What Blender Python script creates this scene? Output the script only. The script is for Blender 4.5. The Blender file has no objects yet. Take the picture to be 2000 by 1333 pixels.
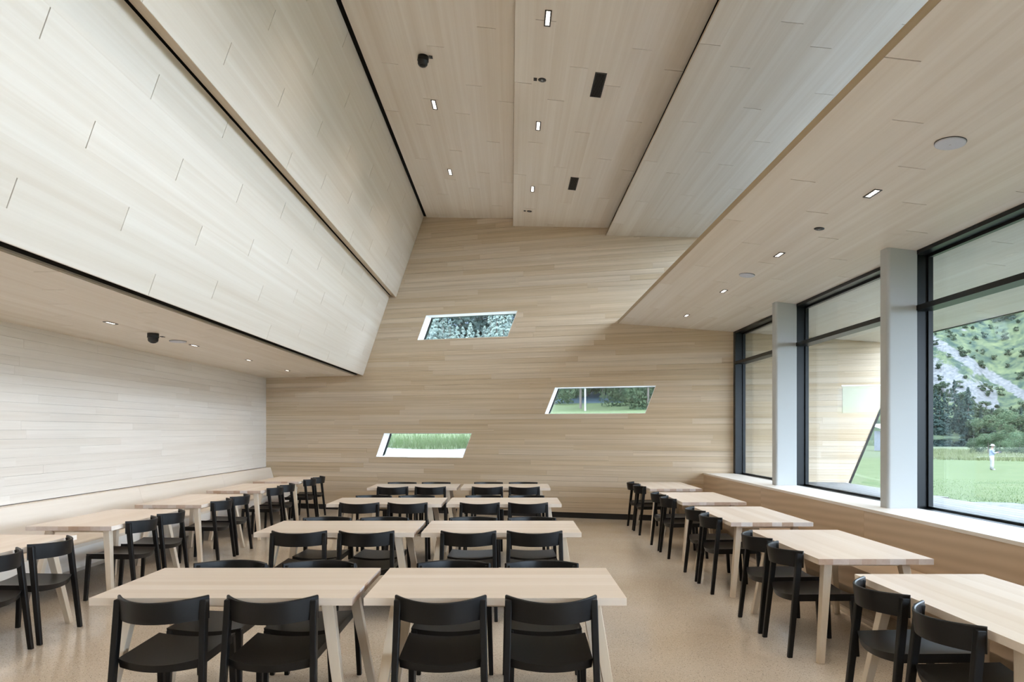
import bpy, bmesh, math, random
from mathutils import Vector, Matrix, noise as mnoise

sc = bpy.context.scene
col = sc.collection
R = random.Random(7)

# ------------------------------------------------------------------ camera, sky, exposure
HC = 1.6305                       # eye height
cam_d = bpy.data.cameras.new('camera')
cam = bpy.data.objects.new('camera', cam_d)
col.objects.link(cam)
cam.location = (0, 0, HC)
cam.rotation_euler = (math.radians(90), 0, 0)
cam_d.sensor_width = 36.0
cam_d.lens = 24.0 * 1333.0 / 1333.333
cam_d.shift_x = (1000 - 998) / 2000.0
cam_d.shift_y = (842 - 666.5) / 2000.0
cam_d.clip_start = 0.05
cam_d.clip_end = 4000
sc.camera = cam

SKY = (0.80, 0.93, 1.13)
SKY_STRENGTH = 6.4
LAMP = 3.3                        # watts of each small recessed lamp
EXT = .45                        # outdoor colours dimmed so the bright sky doesn't overexpose them
world = bpy.data.worlds.new('overcast_sky')
sc.world = world
world.use_nodes = True
bg = world.node_tree.nodes['Background']
bg.inputs[0].default_value = (*SKY, 1)
bg.inputs[1].default_value = SKY_STRENGTH

sc.view_settings.view_transform = 'Standard'
sc.view_settings.look = 'None'
sc.view_settings.gamma = 1.0
sc.view_settings.use_curve_mapping = False
sc.view_settings.exposure = 1.18
try:
    sc.cycles.max_bounces = 8
    sc.cycles.diffuse_bounces = 4
    sc.cycles.transparent_max_bounces = 16
    sc.cycles.use_denoising = True
    sc.cycles.caustics_reflective = False
    sc.cycles.caustics_refractive = False
    sc.cycles.adaptive_threshold = .11
    sc.cycles.sample_clamp_indirect = 6.0
except Exception:
    pass

# ------------------------------------------------------------------ helpers
def tag(o, label=None, cat=None, group=None, kind=None):
    if label: o['label'] = label
    if cat: o['category'] = cat
    if group: o['group'] = group
    if kind: o['kind'] = kind
    return o

def link(o, parent=None):
    col.objects.link(o)
    if parent is not None:
        o.parent = parent
    return o

def empty(name, loc=(0, 0, 0), rz=0.0, parent=None):
    o = bpy.data.objects.new(name, None)
    o.empty_display_size = 0.1
    o.location = loc
    o.rotation_euler = (0, 0, rz)
    return link(o, parent)

def mesh_obj(name, me, mat=None, parent=None):
    if mat is not None and len(me.materials) == 0:
        me.materials.append(mat)
    return link(bpy.data.objects.new(name, me), parent)

def pyd(name, verts, faces, mat=None, parent=None, smooth=False, up=False):
    me = bpy.data.meshes.new(name)
    me.from_pydata([tuple(v) for v in verts], [], faces)
    me.validate()
    bm = bmesh.new(); bm.from_mesh(me)
    bmesh.ops.recalc_face_normals(bm, faces=bm.faces[:])
    if up:
        bm.normal_update()
        for fc in bm.faces:
            if fc.normal.z < 0: fc.normal_flip()
    bm.to_mesh(me); bm.free()
    if smooth:
        for p in me.polygons: p.use_smooth = True
    return mesh_obj(name, me, mat, parent)

BOXF = [(0, 1, 2, 3), (4, 7, 6, 5), (0, 4, 5, 1), (1, 5, 6, 2), (2, 6, 7, 3), (3, 7, 4, 0)]
def boxv(x0, x1, y0, y1, z0, z1):
    return [(x0, y0, z0), (x1, y0, z0), (x1, y1, z0), (x0, y1, z0),
            (x0, y0, z1), (x1, y0, z1), (x1, y1, z1), (x0, y1, z1)]

class MB:
    """collects pieces of ONE thing/part"""
    def __init__(s): s.v = []; s.f = []
    def hexa(s, vs):
        n = len(s.v); s.v += [tuple(v) for v in vs]
        s.f += [tuple(i + n for i in f) for f in BOXF]; return s
    def box(s, *a): return s.hexa(boxv(*a))
    def prism(s, poly, off):
        """poly: list of 3d points, extruded by vector off"""
        n = len(s.v); k = len(poly)
        s.v += [tuple(p) for p in poly] + [tuple(Vector(p) + Vector(off)) for p in poly]
        s.f.append(tuple(range(n, n + k))); s.f.append(tuple(range(n + 2 * k - 1, n + k - 1, -1)))
        for i in range(k):
            j = (i + 1) % k
            s.f.append((n + i, n + j, n + k + j, n + k + i))
        return s
    def lathe(s, prof, seg=20, c=(0, 0, 0)):
        n = len(s.v); m = len(prof)
        for (r, z) in prof:
            for k in range(seg):
                a = 2 * math.pi * k / seg
                s.v.append((c[0] + r * math.cos(a), c[1] + r * math.sin(a), c[2] + z))
        for i in range(m - 1):
            for k in range(seg):
                j = (k + 1) % seg
                s.f.append((n + i * seg + k, n + i * seg + j, n + (i + 1) * seg + j, n + (i + 1) * seg + k))
        s.f.append(tuple(n + k for k in range(seg))); s.f.append(tuple(n + (m - 1) * seg + k for k in reversed(range(seg))))
        return s
    def build(s, name, mat, parent=None, smooth=False):
        return pyd(name, s.v, s.f, mat, parent, smooth)

def bevel_mesh(me, w, seg=2):
    bm = bmesh.new(); bm.from_mesh(me)
    bmesh.ops.bevel(bm, geom=bm.edges[:], offset=w, segments=seg, affect='EDGES', profile=0.5)
    bm.to_mesh(me); bm.free()
    for p in me.polygons: p.use_smooth = False

_cubes = {}
def cube_mesh(mat):
    if mat.name not in _cubes:
        me = bpy.data.meshes.new('board_' + mat.name)
        me.from_pydata(boxv(-.5, .5, -.5, .5, -.5, .5), [], [tuple(reversed(f)) for f in BOXF])
        me.materials.append(mat)
        _cubes[mat.name] = me
    return _cubes[mat.name]

def board(name, mat, parent, centre, size, rot=(0, 0, 0)):
    o = bpy.data.objects.new(name, cube_mesh(mat))
    o.location = centre; o.scale = size; o.rotation_euler = rot
    return link(o, parent)

# ------------------------------------------------------------------ materials
def new_mat(name):
    m = bpy.data.materials.new(name); m.use_nodes = True
    nt = m.node_tree
    return m, nt, nt.nodes['Principled BSDF']

def N(nt, typ, **kw):
    n = nt.nodes.new(typ)
    for k, v in kw.items(): setattr(n, k, v)
    return n

def simple(name, rgb, rough=0.5, spec=0.5, metal=0.0, noise=0.0, nscale=8.0):
    m, nt, p = new_mat(name)
    p.inputs['Base Color'].default_value = (*rgb, 1)
    p.inputs['Roughness'].default_value = rough
    p.inputs['Specular IOR Level'].default_value = spec
    p.inputs['Metallic'].default_value = metal
    if noise > 0:
        g = N(nt, 'ShaderNodeNewGeometry'); t = N(nt, 'ShaderNodeTexNoise')
        t.inputs['Scale'].default_value = nscale; t.inputs['Detail'].default_value = 5
        nt.links.new(g.outputs['Position'], t.inputs['Vector'])
        r = N(nt, 'ShaderNodeValToRGB')
        r.color_ramp.elements[0].position = .3; r.color_ramp.elements[1].position = .7
        r.color_ramp.elements[0].color = (*[c * (1 - noise) for c in rgb], 1)
        r.color_ramp.elements[1].color = (*[min(1, c * (1 + noise)) for c in rgb], 1)
        nt.links.new(t.outputs['Fac'], r.inputs['Fac']); nt.links.new(r.outputs['Color'], p.inputs['Base Color'])
    return m

def wood(name, light, dark, scale, coords='WORLD', rough=.45, rand=.10, contrast=(.35, .72), spec=.35, wave=None, streak=.5, hue=0.0, lowscale=None):
    """grain runs along the axis whose scale is small"""
    m, nt, p = new_mat(name); L = nt.links.new
    p.inputs['Roughness'].default_value = rough
    p.inputs['Specular IOR Level'].default_value = spec
    oi = N(nt, 'ShaderNodeObjectInfo')
    if coords == 'WORLD':
        src = N(nt, 'ShaderNodeNewGeometry').outputs['Position']
    else:
        src = N(nt, 'ShaderNodeTexCoord').outputs['Object']
    off = N(nt, 'ShaderNodeVectorMath', operation='SCALE')
    comb = N(nt, 'ShaderNodeCombineXYZ'); comb.inputs[0].default_value = 1; comb.inputs[1].default_value = 1.7; comb.inputs[2].default_value = 2.3
    L(comb.outputs[0], off.inputs[0])
    mul = N(nt, 'ShaderNodeMath', operation='MULTIPLY'); mul.inputs[1].default_value = 37.0
    L(oi.outputs['Random'], mul.inputs[0]); L(mul.outputs[0], off.inputs['Scale'])
    add = N(nt, 'ShaderNodeVectorMath', operation='ADD'); L(src, add.inputs[0]); L(off.outputs[0], add.inputs[1])
    mp = N(nt, 'ShaderNodeMapping'); mp.inputs['Scale'].default_value = scale; L(add.outputs[0], mp.inputs['Vector'])
    n1 = N(nt, 'ShaderNodeTexNoise'); n1.inputs['Scale'].default_value = 1.0; n1.inputs['Detail'].default_value = 5; n1.inputs['Roughness'].default_value = .6
    n1.inputs['Distortion'].default_value = .4
    L(mp.outputs[0], n1.inputs['Vector'])
    mp2 = N(nt, 'ShaderNodeMapping'); mp2.inputs['Scale'].default_value = lowscale or tuple(s * .28 for s in scale); L(add.outputs[0], mp2.inputs['Vector'])
    n2 = N(nt, 'ShaderNodeTexNoise'); n2.inputs['Scale'].default_value = 1.0; n2.inputs['Detail'].default_value = 3
    L(mp2.outputs[0], n2.inputs['Vector'])
    mx = N(nt, 'ShaderNodeMix'); mx.inputs[0].default_value = streak
    L(n1.outputs['Fac'], mx.inputs[2]); L(n2.outputs['Fac'], mx.inputs[3])
    fac = mx.outputs[0]
    if wave:
        w = N(nt, 'ShaderNodeTexWave', wave_type='RINGS', rings_direction='SPHERICAL')
        w.inputs['Scale'].default_value = wave[0]; w.inputs['Distortion'].default_value = wave[1]; w.inputs['Detail'].default_value = 2; w.inputs['Detail Scale'].default_value = .8
        mp3 = N(nt, 'ShaderNodeMapping'); mp3.inputs['Scale'].default_value = wave[2]; L(add.outputs[0], mp3.inputs['Vector'])
        L(mp3.outputs[0], w.inputs['Vector'])
        mx2 = N(nt, 'ShaderNodeMix'); mx2.inputs[0].default_value = .5
        L(fac, mx2.inputs[2]); L(w.outputs['Fac'], mx2.inputs[3]); fac = mx2.outputs[0]
    r = N(nt, 'ShaderNodeValToRGB')
    r.color_ramp.elements[0].position, r.color_ramp.elements[1].position = contrast
    r.color_ramp.elements[0].color = (*dark, 1); r.color_ramp.elements[1].color = (*light, 1)
    L(fac, r.inputs['Fac'])
    # per-piece tone
    mr = N(nt, 'ShaderNodeMapRange'); mr.inputs['To Min'].default_value = 1 - rand; mr.inputs['To Max'].default_value = 1 + rand
    L(oi.outputs['Random'], mr.inputs['Value'])
    hsv = N(nt, 'ShaderNodeHueSaturation')
    L(r.outputs['Color'], hsv.inputs['Color']); L(mr.outputs[0], hsv.inputs['Value'])
    mr2 = N(nt, 'ShaderNodeMapRange'); mr2.inputs['To Min'].default_value = 1 + 2.5 * rand; mr2.inputs['To Max'].default_value = 1 - 2.5 * rand
    L(oi.outputs['Random'], mr2.inputs['Value']); L(mr2.outputs[0], hsv.inputs['Saturation'])
    L(hsv.outputs[0], p.inputs['Base Color'])
    b = N(nt, 'ShaderNodeBump'); b.inputs['Strength'].default_value = .06; b.inputs['Distance'].default_value = .004
    L(n1.outputs['Fac'], b.inputs['Height']); L(b.outputs[0], p.inputs['Normal'])
    return m

WL, WD = (.72, .625, .515), (.60, .495, .385)
M = {}
M['back_plank'] = wood('back_plank', (.68, .55, .40), (.46, .345, .225), (.7, .7, 42), rand=.05, streak=.5, contrast=(.26, .62))  # same wood as the side wall; warmer, dimmer light put into the colour
M['left_plank'] = wood('left_plank', (.81, .75, .675), (.71, .64, .56), (34, .9, 34), rand=.03, streak=.45)  # paler copy of that wood, with the daylight put into its colour
M['board'] = wood('board', (.85, .785, .70), (.72, .63, .525), (22, .30, 22), rand=.014, streak=.55, contrast=(.32, .68))
M['backing'] = simple('backing', (.035, .026, .018), .9)
M['void'] = simple('void', (.008, .008, .008), .9, .1)
M['edge_wood'] = wood('edge_wood', (.66, .55, .42), (.54, .43, .31), (30, .6, 30), rand=.03)
M['fascia'] = wood('fascia', (.46, .35, .21), (.36, .265, .15), (30, .6, 30), rand=.03)
M['veneer'] = wood('veneer', (.62, .47, .33), (.52, .38, .255), (3, .8, 9), rand=.03, streak=.4, wave=(3.2, 4.0, (.3, .28, 1.1)), contrast=(.2, .8))
M['sill'] = wood('sill', (.82, .77, .71), (.75, .69, .62), (20, .6, 20), rand=.03)
M['bench'] = wood('bench', (.78, .69, .59), (.68, .58, .47), (16, .5, 16), rand=.03)
M['table'] = wood('table', (.80, .70, .60), (.72, .61, .505), (.9, 22, 22), coords='OBJECT', rand=.05, rough=.38, streak=.45)
M['end_grain'] = wood('end_grain', (.62, .50, .42), (.50, .38, .31), (40, 26, 26), coords='OBJECT', rand=.22, rough=.5, streak=.5)
M['table_leg'] = wood('table_leg', (.77, .66, .53), (.66, .55, .42), (26, 26, 1.2), coords='OBJECT', rand=.04)
M['black_wood'] = simple('black_wood', (.0042, .0042, .0046), .40, .32)
M['plinth'] = simple('plinth', (.012, .011, .011), .6)
M['column'] = simple('column', (.47, .48, .47), .55, .3)
M['frame'] = simple('frame', (.007, .009, .010), .36, .28)
M['reveal'] = simple('reveal', (.86, .85, .83), .5)
M['white'] = simple('white', (.80, .80, .82), .5)
M['speaker'] = simple('speaker', (.62, .64, .70), .55, .3, noise=.05, nscale=300)
M['grey_line'] = simple('grey_line', (.40, .38, .35), .5)
M['dark_plastic'] = simple('dark_plastic', (.01, .01, .011), .4)
M['lens'] = simple('lens', (.35, .36, .38), .15, .8)
M['outer_wall'] = simple('outer_wall', (.35, .30, .24), .8, noise=.1)
M['roof'] = simple('roof', (.22, .22, .22), .7)
M['gravel'] = simple('gravel', (.085, .085, .09), .9, .1, noise=.35, nscale=14)
M['road_gravel'] = simple('road_gravel', (.125, .125, .122), .9, .1, noise=.10, nscale=1.2)
M['deck'] = wood('deck', (.20, .197, .197), (.13, .127, .127), (30, .7, 30), rand=.10, rough=.7)

def glass_mat(name, tint, refl=1.0):
    m = bpy.data.materials.new(name); m.use_nodes = True
    nt = m.node_tree; nt.nodes.clear(); L = nt.links.new
    out = N(nt, 'ShaderNodeOutputMaterial'); mix = N(nt, 'ShaderNodeMixShader')
    tr = N(nt, 'ShaderNodeBsdfTransparent'); tr.inputs[0].default_value = (*tint, 1)
    gl = N(nt, 'ShaderNodeBsdfGlossy'); gl.inputs['Roughness'].default_value = .0
    lw = N(nt, 'ShaderNodeLayerWeight'); lw.inputs['Blend'].default_value = .5
    pw = N(nt, 'ShaderNodeMath', operation='POWER'); pw.inputs[1].default_value = 5.0; L(lw.outputs['Facing'], pw.inputs[0])
    fr = N(nt, 'ShaderNodeMath', operation='MULTIPLY_ADD'); fr.inputs[1].default_value = .92; fr.inputs[2].default_value = .035; L(pw.outputs[0], fr.inputs[0])
    L(fr.outputs[0], mix.inputs[0]); L(tr.outputs[0], mix.inputs[1]); L(gl.outputs[0], mix.inputs[2]); L(mix.outputs[0], out.inputs[0])
    return m
M['glass'] = glass_mat('glass', (.955, .98, .975))

def emit(name, rgb, s):
    m, nt, p = new_mat(name)
    p.inputs['Base Color'].default_value = (.8, .8, .8, 1)
    p.inputs['Emission Color'].default_value = (*rgb, 1)
    p.inputs['Emission Strength'].default_value = s
    return m
M['lamp'] = emit('lamp', (1.0, .90, .78), 3.0)

def terrazzo():
    m, nt, p = new_mat('terrazzo'); L = nt.links.new
    g = N(nt, 'ShaderNodeNewGeometry')
    def vor(scale, lo, hi, rnd=1.0):
        v = N(nt, 'ShaderNodeTexVoronoi'); v.inputs['Scale'].default_value = scale; v.inputs['Randomness'].default_value = rnd
        L(g.outputs['Position'], v.inputs['Vector'])
        r = N(nt, 'ShaderNodeValToRGB'); r.color_ramp.elements[0].position = lo; r.color_ramp.elements[1].position = hi
        r.color_ramp.elements[0].color = (1, 1, 1, 1); r.color_ramp.elements[1].color = (0, 0, 0, 1)
        L(v.outputs['Distance'], r.inputs['Fac']); return v, r.outputs['Color']
    n = N(nt, 'ShaderNodeTexNoise'); n.inputs['Scale'].default_value = .9; n.inputs['Detail'].default_value = 4; L(g.outputs['Position'], n.inputs['Vector'])
    r0 = N(nt, 'ShaderNodeValToRGB'); r0.color_ramp.elements[0].position = .35; r0.color_ramp.elements[1].position = .66
    r0.color_ramp.elements[0].color = (.61, .51, .40, 1); r0.color_ramp.elements[1].color = (.69, .60, .50, 1)
    L(n.outputs['Fac'], r0.inputs['Fac'])
    n3 = N(nt, 'ShaderNodeTexNoise'); n3.inputs['Scale'].default_value = 60; n3.inputs['Detail'].default_value = 3; L(g.outputs['Position'], n3.inputs['Vector'])
    cur = r0.outputs['Color']
    def mixin(fac, c, amt):
        nonlocal cur
        mu = N(nt, 'ShaderNodeMath', operation='MULTIPLY'); mu.inputs[1].default_value = amt; L(fac, mu.inputs[0])
        mx = N(nt, 'ShaderNodeMix', data_type='RGBA'); L(mu.outputs[0], mx.inputs[0]); L(cur, mx.inputs[6]); mx.inputs[7].default_value = (*c, 1); cur = mx.outputs[2]
    r3 = N(nt, 'ShaderNodeValToRGB'); r3.color_ramp.elements[0].position = .55; r3.color_ramp.elements[1].position = .7; L(n3.outputs['Fac'], r3.inputs['Fac'])
    mixin(r3.outputs['Color'], (.80, .73, .64), .7)
    v1, f1 = vor(95, .16, .24); mixin(f1, (.17, .14, .11), .75)
    v2, f2 = vor(52, .13, .19); mixin(f2, (.10, .085, .07), .85)
    v3, f3 = vor(70, .15, .22); mixin(f3, (.70, .63, .54), .6)
    L(cur, p.inputs['Base Color'])
    nr = N(nt, 'ShaderNodeTexNoise'); nr.inputs['Scale'].default_value = 1.4; nr.inputs['Detail'].default_value = 3; L(g.outputs['Position'], nr.inputs['Vector'])
    mr = N(nt, 'ShaderNodeMapRange'); mr.inputs['To Min'].default_value = .10; mr.inputs['To Max'].default_value = .24; L(nr.outputs['Fac'], mr.inputs['Value'])
    L(mr.outputs[0], p.inputs['Roughness'])
    p.inputs['Specular IOR Level'].default_value = .5
    return m
M['terrazzo'] = terrazzo()

# ------------------------------------------------------------------ room geometry constants
BA, BB = 13.08, -.285                          # back wall: Y = BA + BB*X
def bwY(x): return BA + BB * x
NRM = Vector((-BB, 1, 0)).normalized()         # outward normal of the back wall
XL, XR, XF = -5.227, 3.418, 3.90               # left wall, parapet face, window frame face
YF = -4.6                                      # wall behind the camera
SILL = .884
LL = ((-5.227, 2.758), (-3.20, 2.758))         # low ceiling on the left
LP0, LP1 = (-3.02, 2.758), (-2.45, 4.359)      # lower sloping panel
UP0, UP1 = (-2.314, 4.320), (-1.735, 5.90)     # upper sloping panel
C1 = ((-1.672, 5.871), (.034, 5.696))
C2 = ((.039, 5.552), (1.792, 5.371))
C3 = ((1.752, 5.230), (3.500, 5.050))
RL = ((1.965, 3.597), (3.900, 3.365))
SL = (RL[1][1] - RL[0][1]) / (RL[1][0] - RL[0][0])
def rlz(x): return RL[0][1] + SL * (x - RL[0][0])

# ------------------------------------------------------------------ floor
fl = MB().prism([(-5.5, YF - .3, 0), (3.6, YF - .3, 0), (3.6, bwY(3.6) + .15, 0), (-5.5, bwY(-5.5) + .15, 0)], (0, 0, -.25))
floor = tag(fl.build('floor', M['terrazzo']), 'polished beige terrazzo floor with dark flecks', kind='structure')

# ------------------------------------------------------------------ back wall
WIN = [  # z0, z1, x-left/right at z0, x-left/right at z1
    (3.438, 3.928, -1.872, -.063, -1.687, .126),
    (1.100, 1.585, -2.745, -.941, -2.571, -.759),
    (1.945, 2.450, .633, 2.438, .827, 2.622),
]
def wx(w, z):
    t = (z - w[0]) / (w[1] - w[0])
    return w[2] + (w[4] - w[2]) * t, w[3] + (w[5] - w[3]) * t
def BW(x, z, off=0.0):
    p = Vector((x, bwY(x), z)) + NRM * off
    return p
def wing_end(z): return 5.675 + .366 * (z - .762)

def band_pieces(u0, u1, z0, z1, endfn=None):
    """quads (4 (u,z) corners) of the strip with the window openings cut out"""
    zs = sorted({z0, z1} | {z for w in WIN for z in w[:2] if z0 < z < z1})
    out = []
    for a, b in zip(zs[:-1], zs[1:]):
        segs = [((u0, u0), (u1 if endfn is None else min(u1, endfn(a)), u1 if endfn is None else min(u1, endfn(b))))]
        for w in WIN:
            if w[0] < (a + b) / 2 < w[1]:
                la, ra = wx(w, a); lb, rb = wx(w, b)
                new = []
                for (s0, s1) in segs:
                    if s1[0] <= min(la, lb) or s0[0] >= max(ra, rb): new.append((s0, s1)); continue
                    L_ = (min(s1[0], la), min(s1[1], lb)); R_ = (max(s0[0], ra), max(s0[1], rb))
                    if L_[0] > s0[0] + .001 or L_[1] > s0[1] + .001: new.append((s0, (max(L_[0], s0[0]), max(L_[1], s0[1]))))
                    if R_[0] < s1[0] - .001 or R_[1] < s1[1] - .001: new.append(((min(R_[0], s1[0]), min(R_[1], s1[1])), s1))
                segs = new
        for (s0, s1) in segs:
            if max(s1[0] - s0[0], s1[1] - s0[1]) > .004:
                out.append([(s0[0], a), (s1[0], a), (s1[1], b), (s0[1], b)])
    return out

mb = MB()
for q in band_pieces(-5.6, 6.9, -.1, 6.3, lambda z: wing_end(z) - .03):
    mb.prism([BW(u, z, .021) for u, z in q], NRM * .30)
M['wall_backing'] = simple('wall_backing', (.15, .115, .08), .9)
wall_back = tag(mb.build('wall_back', M['wall_backing']), 'far end wall of whitewashed timber planks with slanted windows', kind='structure')

ROW = .0972
z = .105; k = 0
while z < 6.0:
    z1 = z + ROW
    zm = (z + z1) / 2
    # only as far as the room shows
    if zm < 2.78: ul = XL
    elif zm < 4.36: ul = -3.02 + (zm - 2.758) * .356 - .12
    else: ul = -2.42 + (zm - 4.36) * .37 - .12
    if zm < 3.55: ur = 6.9
    elif zm < 5.25: ur = 3.5
    elif zm < 5.62: ur = 1.85
    else: ur = 0.1
    u = ul - R.uniform(0, 1.6)
    while u < ur:
        ln = R.uniform(1.7, 3.3)
        a, b = max(u, ul), min(u + ln - .0004, ur)
        if b - a > .03:
            pm = MB()
            prd = R.uniform(-.0012, .0012)
            gap = R.choice((.0008, .0014, .0020, .0028))
            for q in band_pieces(a, b, z, z1 - gap, wing_end):
                if max(q[1][0] - q[0][0], q[2][0] - q[3][0]) > .004:
                    pm.prism([BW(uu, zz, prd) for uu, zz in q], NRM * .021)
            if pm.v: pm.build('plank', M['back_plank'], wall_back)
        u += ln
    z = z1
# black recessed plinth along the foot of the back wall
pb = MB().prism([BW(XL, 0, .012), BW(XR, 0, .012), BW(XR, .104, .012), BW(XL, .104, .012)], NRM * .02)
tag(pb.build('baseboard_back', M['plinth']), 'black recessed plinth along the far end wall', kind='structure')
# dark trim on the slanted end of the wall outside
wt = MB().prism([BW(wing_end(.70), .70, -.008), BW(wing_end(.70) + .035, .70, -.008), BW(wing_end(3.2) + .035, 3.2, -.008), BW(wing_end(3.2), 3.2, -.008)], NRM * .34)
tag(wt.build('trim_1', M['frame']), 'thin dark trim on the slanted outer end of the far wall', kind='structure')

names = ['slanted high window in the far wall, looking into conifers', 'slanted low window in the far wall, looking onto grass and gravel',
         'slanted middle window in the far wall, looking at meadow and trees']
def slanted_window(idx, w, depth=.27):
    e = empty('window_%d' % idx, BW((w[2] + w[3]) / 2, w[0])); tag(e, names[idx - 1], kind='structure')
    e_inv = Vector(e.location)
    def P(u, z, off): return BW(u, z, off) - e_inv
    c = [(w[2], w[0]), (w[3], w[0]), (w[5], w[1]), (w[4], w[1])]
    cen = (sum(p[0] for p in c) / 4, (w[0] + w[1]) / 2)
    def inset(d, side):
        # points moved towards the centre of the opening by d (horizontal / vertical)
        zz = [w[0] + d, w[0] + d, w[1] - d, w[1] - d]; out = []
        for i, z_ in enumerate(zz):
            l, r = wx(w, z_); out.append((l + d * 1.06 if i in (0, 3) else r - d * 1.06, z_))
        return out
    t = .008; ci = inset(t, 0)
    for i in range(4):
        j = (i + 1) % 4
        MB().prism([P(*c[i], 0.0), P(*c[j], 0.0), P(*ci[j], 0.0), P(*ci[i], 0.0)], NRM * depth).build('reveal_board', M['reveal'], e)
    co = inset(t, 0); cf = inset(.030, 0)
    thin = inset(.014, 0)
    for i, nm, mt, inn in ((3, 'frame_post', 'frame', cf), (2, 'frame_head', 'frame', thin), (0, 'frame_sill', 'reveal', thin), (1, 'frame_post', 'reveal', thin)):
        j = (i + 1) % 4
        MB().prism([P(*co[i], depth), P(*co[j], depth), P(*inn[j], depth), P(*inn[i], depth)], NRM * .05).build(nm, M[mt], e)
    cf = thin
    MB().prism([P(*p, depth + .02) for p in cf], NRM * .012).build('pane', M['glass'], e)
for i, w in enumerate(WIN): slanted_window(i + 1, w)

# pale blind window in the outer part of the far wall, seen through the glazing
e = empty('window_4', BW(5.95, 1.932)); tag(e, 'pale rectangular panel window in the far wall outside the glazing', kind='structure')
q = [(5.58, 1.935), (6.06, 1.935), (6.22, 2.38), (5.58, 2.38)]
MB().prism([BW(u, z_, -.004) - e.location for u, z_ in q], NRM * .004).build('pane', simple('pale_pane', (.55, .52, .36), .4), e)
q = [(5.565, 2.38), (6.235, 2.38), (6.24, 2.40), (5.565, 2.40)]
MB().prism([BW(u, z_, -.008) - e.location for u, z_ in q], NRM * .008).build('head_trim', M['reveal'], e)

# ------------------------------------------------------------------ left wall
wl = MB().box(XL - .35, XL - .021, YF - .3, 14.75, -.1, 6.3)
wall_left = tag(wl.build('wall_left', M['wall_backing']), 'long side wall of pale horizontal planks above the bench', kind='structure')
z = .862
while z < 2.80:
    y = 14.62 - R.uniform(0, 2.2)
    top = 14.62
    yy = top
    while yy > YF:
        ln = R.uniform(1.9, 3.6) if yy < top else R.uniform(.8, 3.2)
        a = max(YF, yy - ln)
        d = R.uniform(-.001, .001)
        board('plank', M['left_plank'], wall_left, (XL - .0105 + d, (a + yy) / 2, z + ROW / 2), (.021, yy - a - .0005, ROW - R.choice((.0008, .0010, .0014, .0022))))
        yy = a
    z += ROW

# ------------------------------------------------------------------ boarded ceilings and sloping panels
def boarded(name, label, p, q, rows, starts, y_end, y_start=YF, up=True, th=.055, mat=None, back=True):
    """panel whose visible face runs p->q in XZ, extruded along Y, clad in .19 m boards 2.74 m long"""
    p = Vector((p[0], 0, p[1])); q = Vector((q[0], 0, q[1])); d = (q - p); length = d.length; d.normalize()
    out = Vector((-d.z, 0, d.x))
    if (out.z < 0) == up: out = -out
    mat = mat or M['board']
    if back:
        bp = MB()
        a0, a1 = p + out * .018 + d * .004, q + out * .018 - d * .004
        b0, b1 = a0 + out * (th - .018), a1 + out * (th - .018)
        def yend(v): return y_end(v.x) + .10
        bp.hexa([(a0.x, y_start, a0.z), (a1.x, y_start, a1.z), (a1.x, yend(a1), a1.z), (a0.x, yend(a0), a0.z),
                 (b0.x, y_start, b0.z), (b1.x, y_start, b1.z), (b1.x, yend(a1), b1.z), (b0.x, yend(a0), b0.z)])
        root = bp.build(name, M['backing'])
    else:
        root = empty(name, (p.x, y_start, p.z))
    tag(root, label, kind='structure')
    base = Vector(root.location)
    rot = (0, -math.atan2(d.z, d.x), 0)
    w = length / rows
    for i in range(rows):
        c = p + d * (w * (i + .5)) + out * .009
        ye = y_end(c.x) + .06
        y0 = starts(i) % 2.74
        ys = [y_start]; t = y0 - 2.74 * 4
        while t < ye:
            if t > y_start + .2: ys.append(t)
            t += 2.74
        ys.append(ye)
        for a, b in zip(ys[:-1], ys[1:]):
            board('board', mat, root, Vector((c.x, (a + b) / 2, c.z)) - base, (w - .0002, (b - a) - .009, .018), rot)
    return root, p, d, out

seq = [7.67, 6.47, 7.99, 7.23, 8.76, 7.54, 6.78, 8.32, 7.10, 8.63, 7.87]
ceil_c1, *F_C1 = boarded('ceiling', 'first boarded ceiling panel beside the sloping wall panels', *C1, 9, lambda i: seq[i] + 1.35, bwY)
ceil_c2, *F_C2 = boarded('ceiling.001', 'second boarded ceiling panel, one step lower, with air vents', *C2, 9, lambda i: seq[i], bwY)
ceil_c3, *F_C3 = boarded('ceiling.002', 'third boarded ceiling panel, stepping down towards the clerestory', *C3, 9, lambda i: seq[i] - 1.33, bwY)
lw_panel, *F_LP = boarded('wall_left_lower_slope', 'lower sloping panel of pale boards above the low ceiling', LP0, LP1, 9, lambda i: 5.68 + 1.06 * i, bwY, th=.11)
up_panel, *F_UP = boarded('wall_left_upper_slope', 'upper sloping panel of pale boards overlapping the lower one', UP0, UP1, 9, lambda i: 7.02 + 1.06 * i, bwY, th=.11)
low_left, *F_LL = boarded('ceiling.003', 'low flat boarded ceiling above the plank wall bench', *LL, 11, lambda i: 5.2 + 1.06 * i, bwY)
RLO = (6.20, rlz(6.20))
low_right, *F_RL = boarded('ceiling.004', 'low boarded ceiling along the window front', RL[0], (RL[1][0] + .0, RL[1][1]), 10, lambda i: 3.59 - 1.06 * i, bwY, th=.056)
eave, *F_EV = boarded('ceiling.005', 'boarded soffit of the eave outside the windows', (4.09, rlz(4.09)), RLO, 11, lambda i: 4.4 - 1.06 * i, lambda x: bwY(x) - .06, th=.056)
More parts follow.
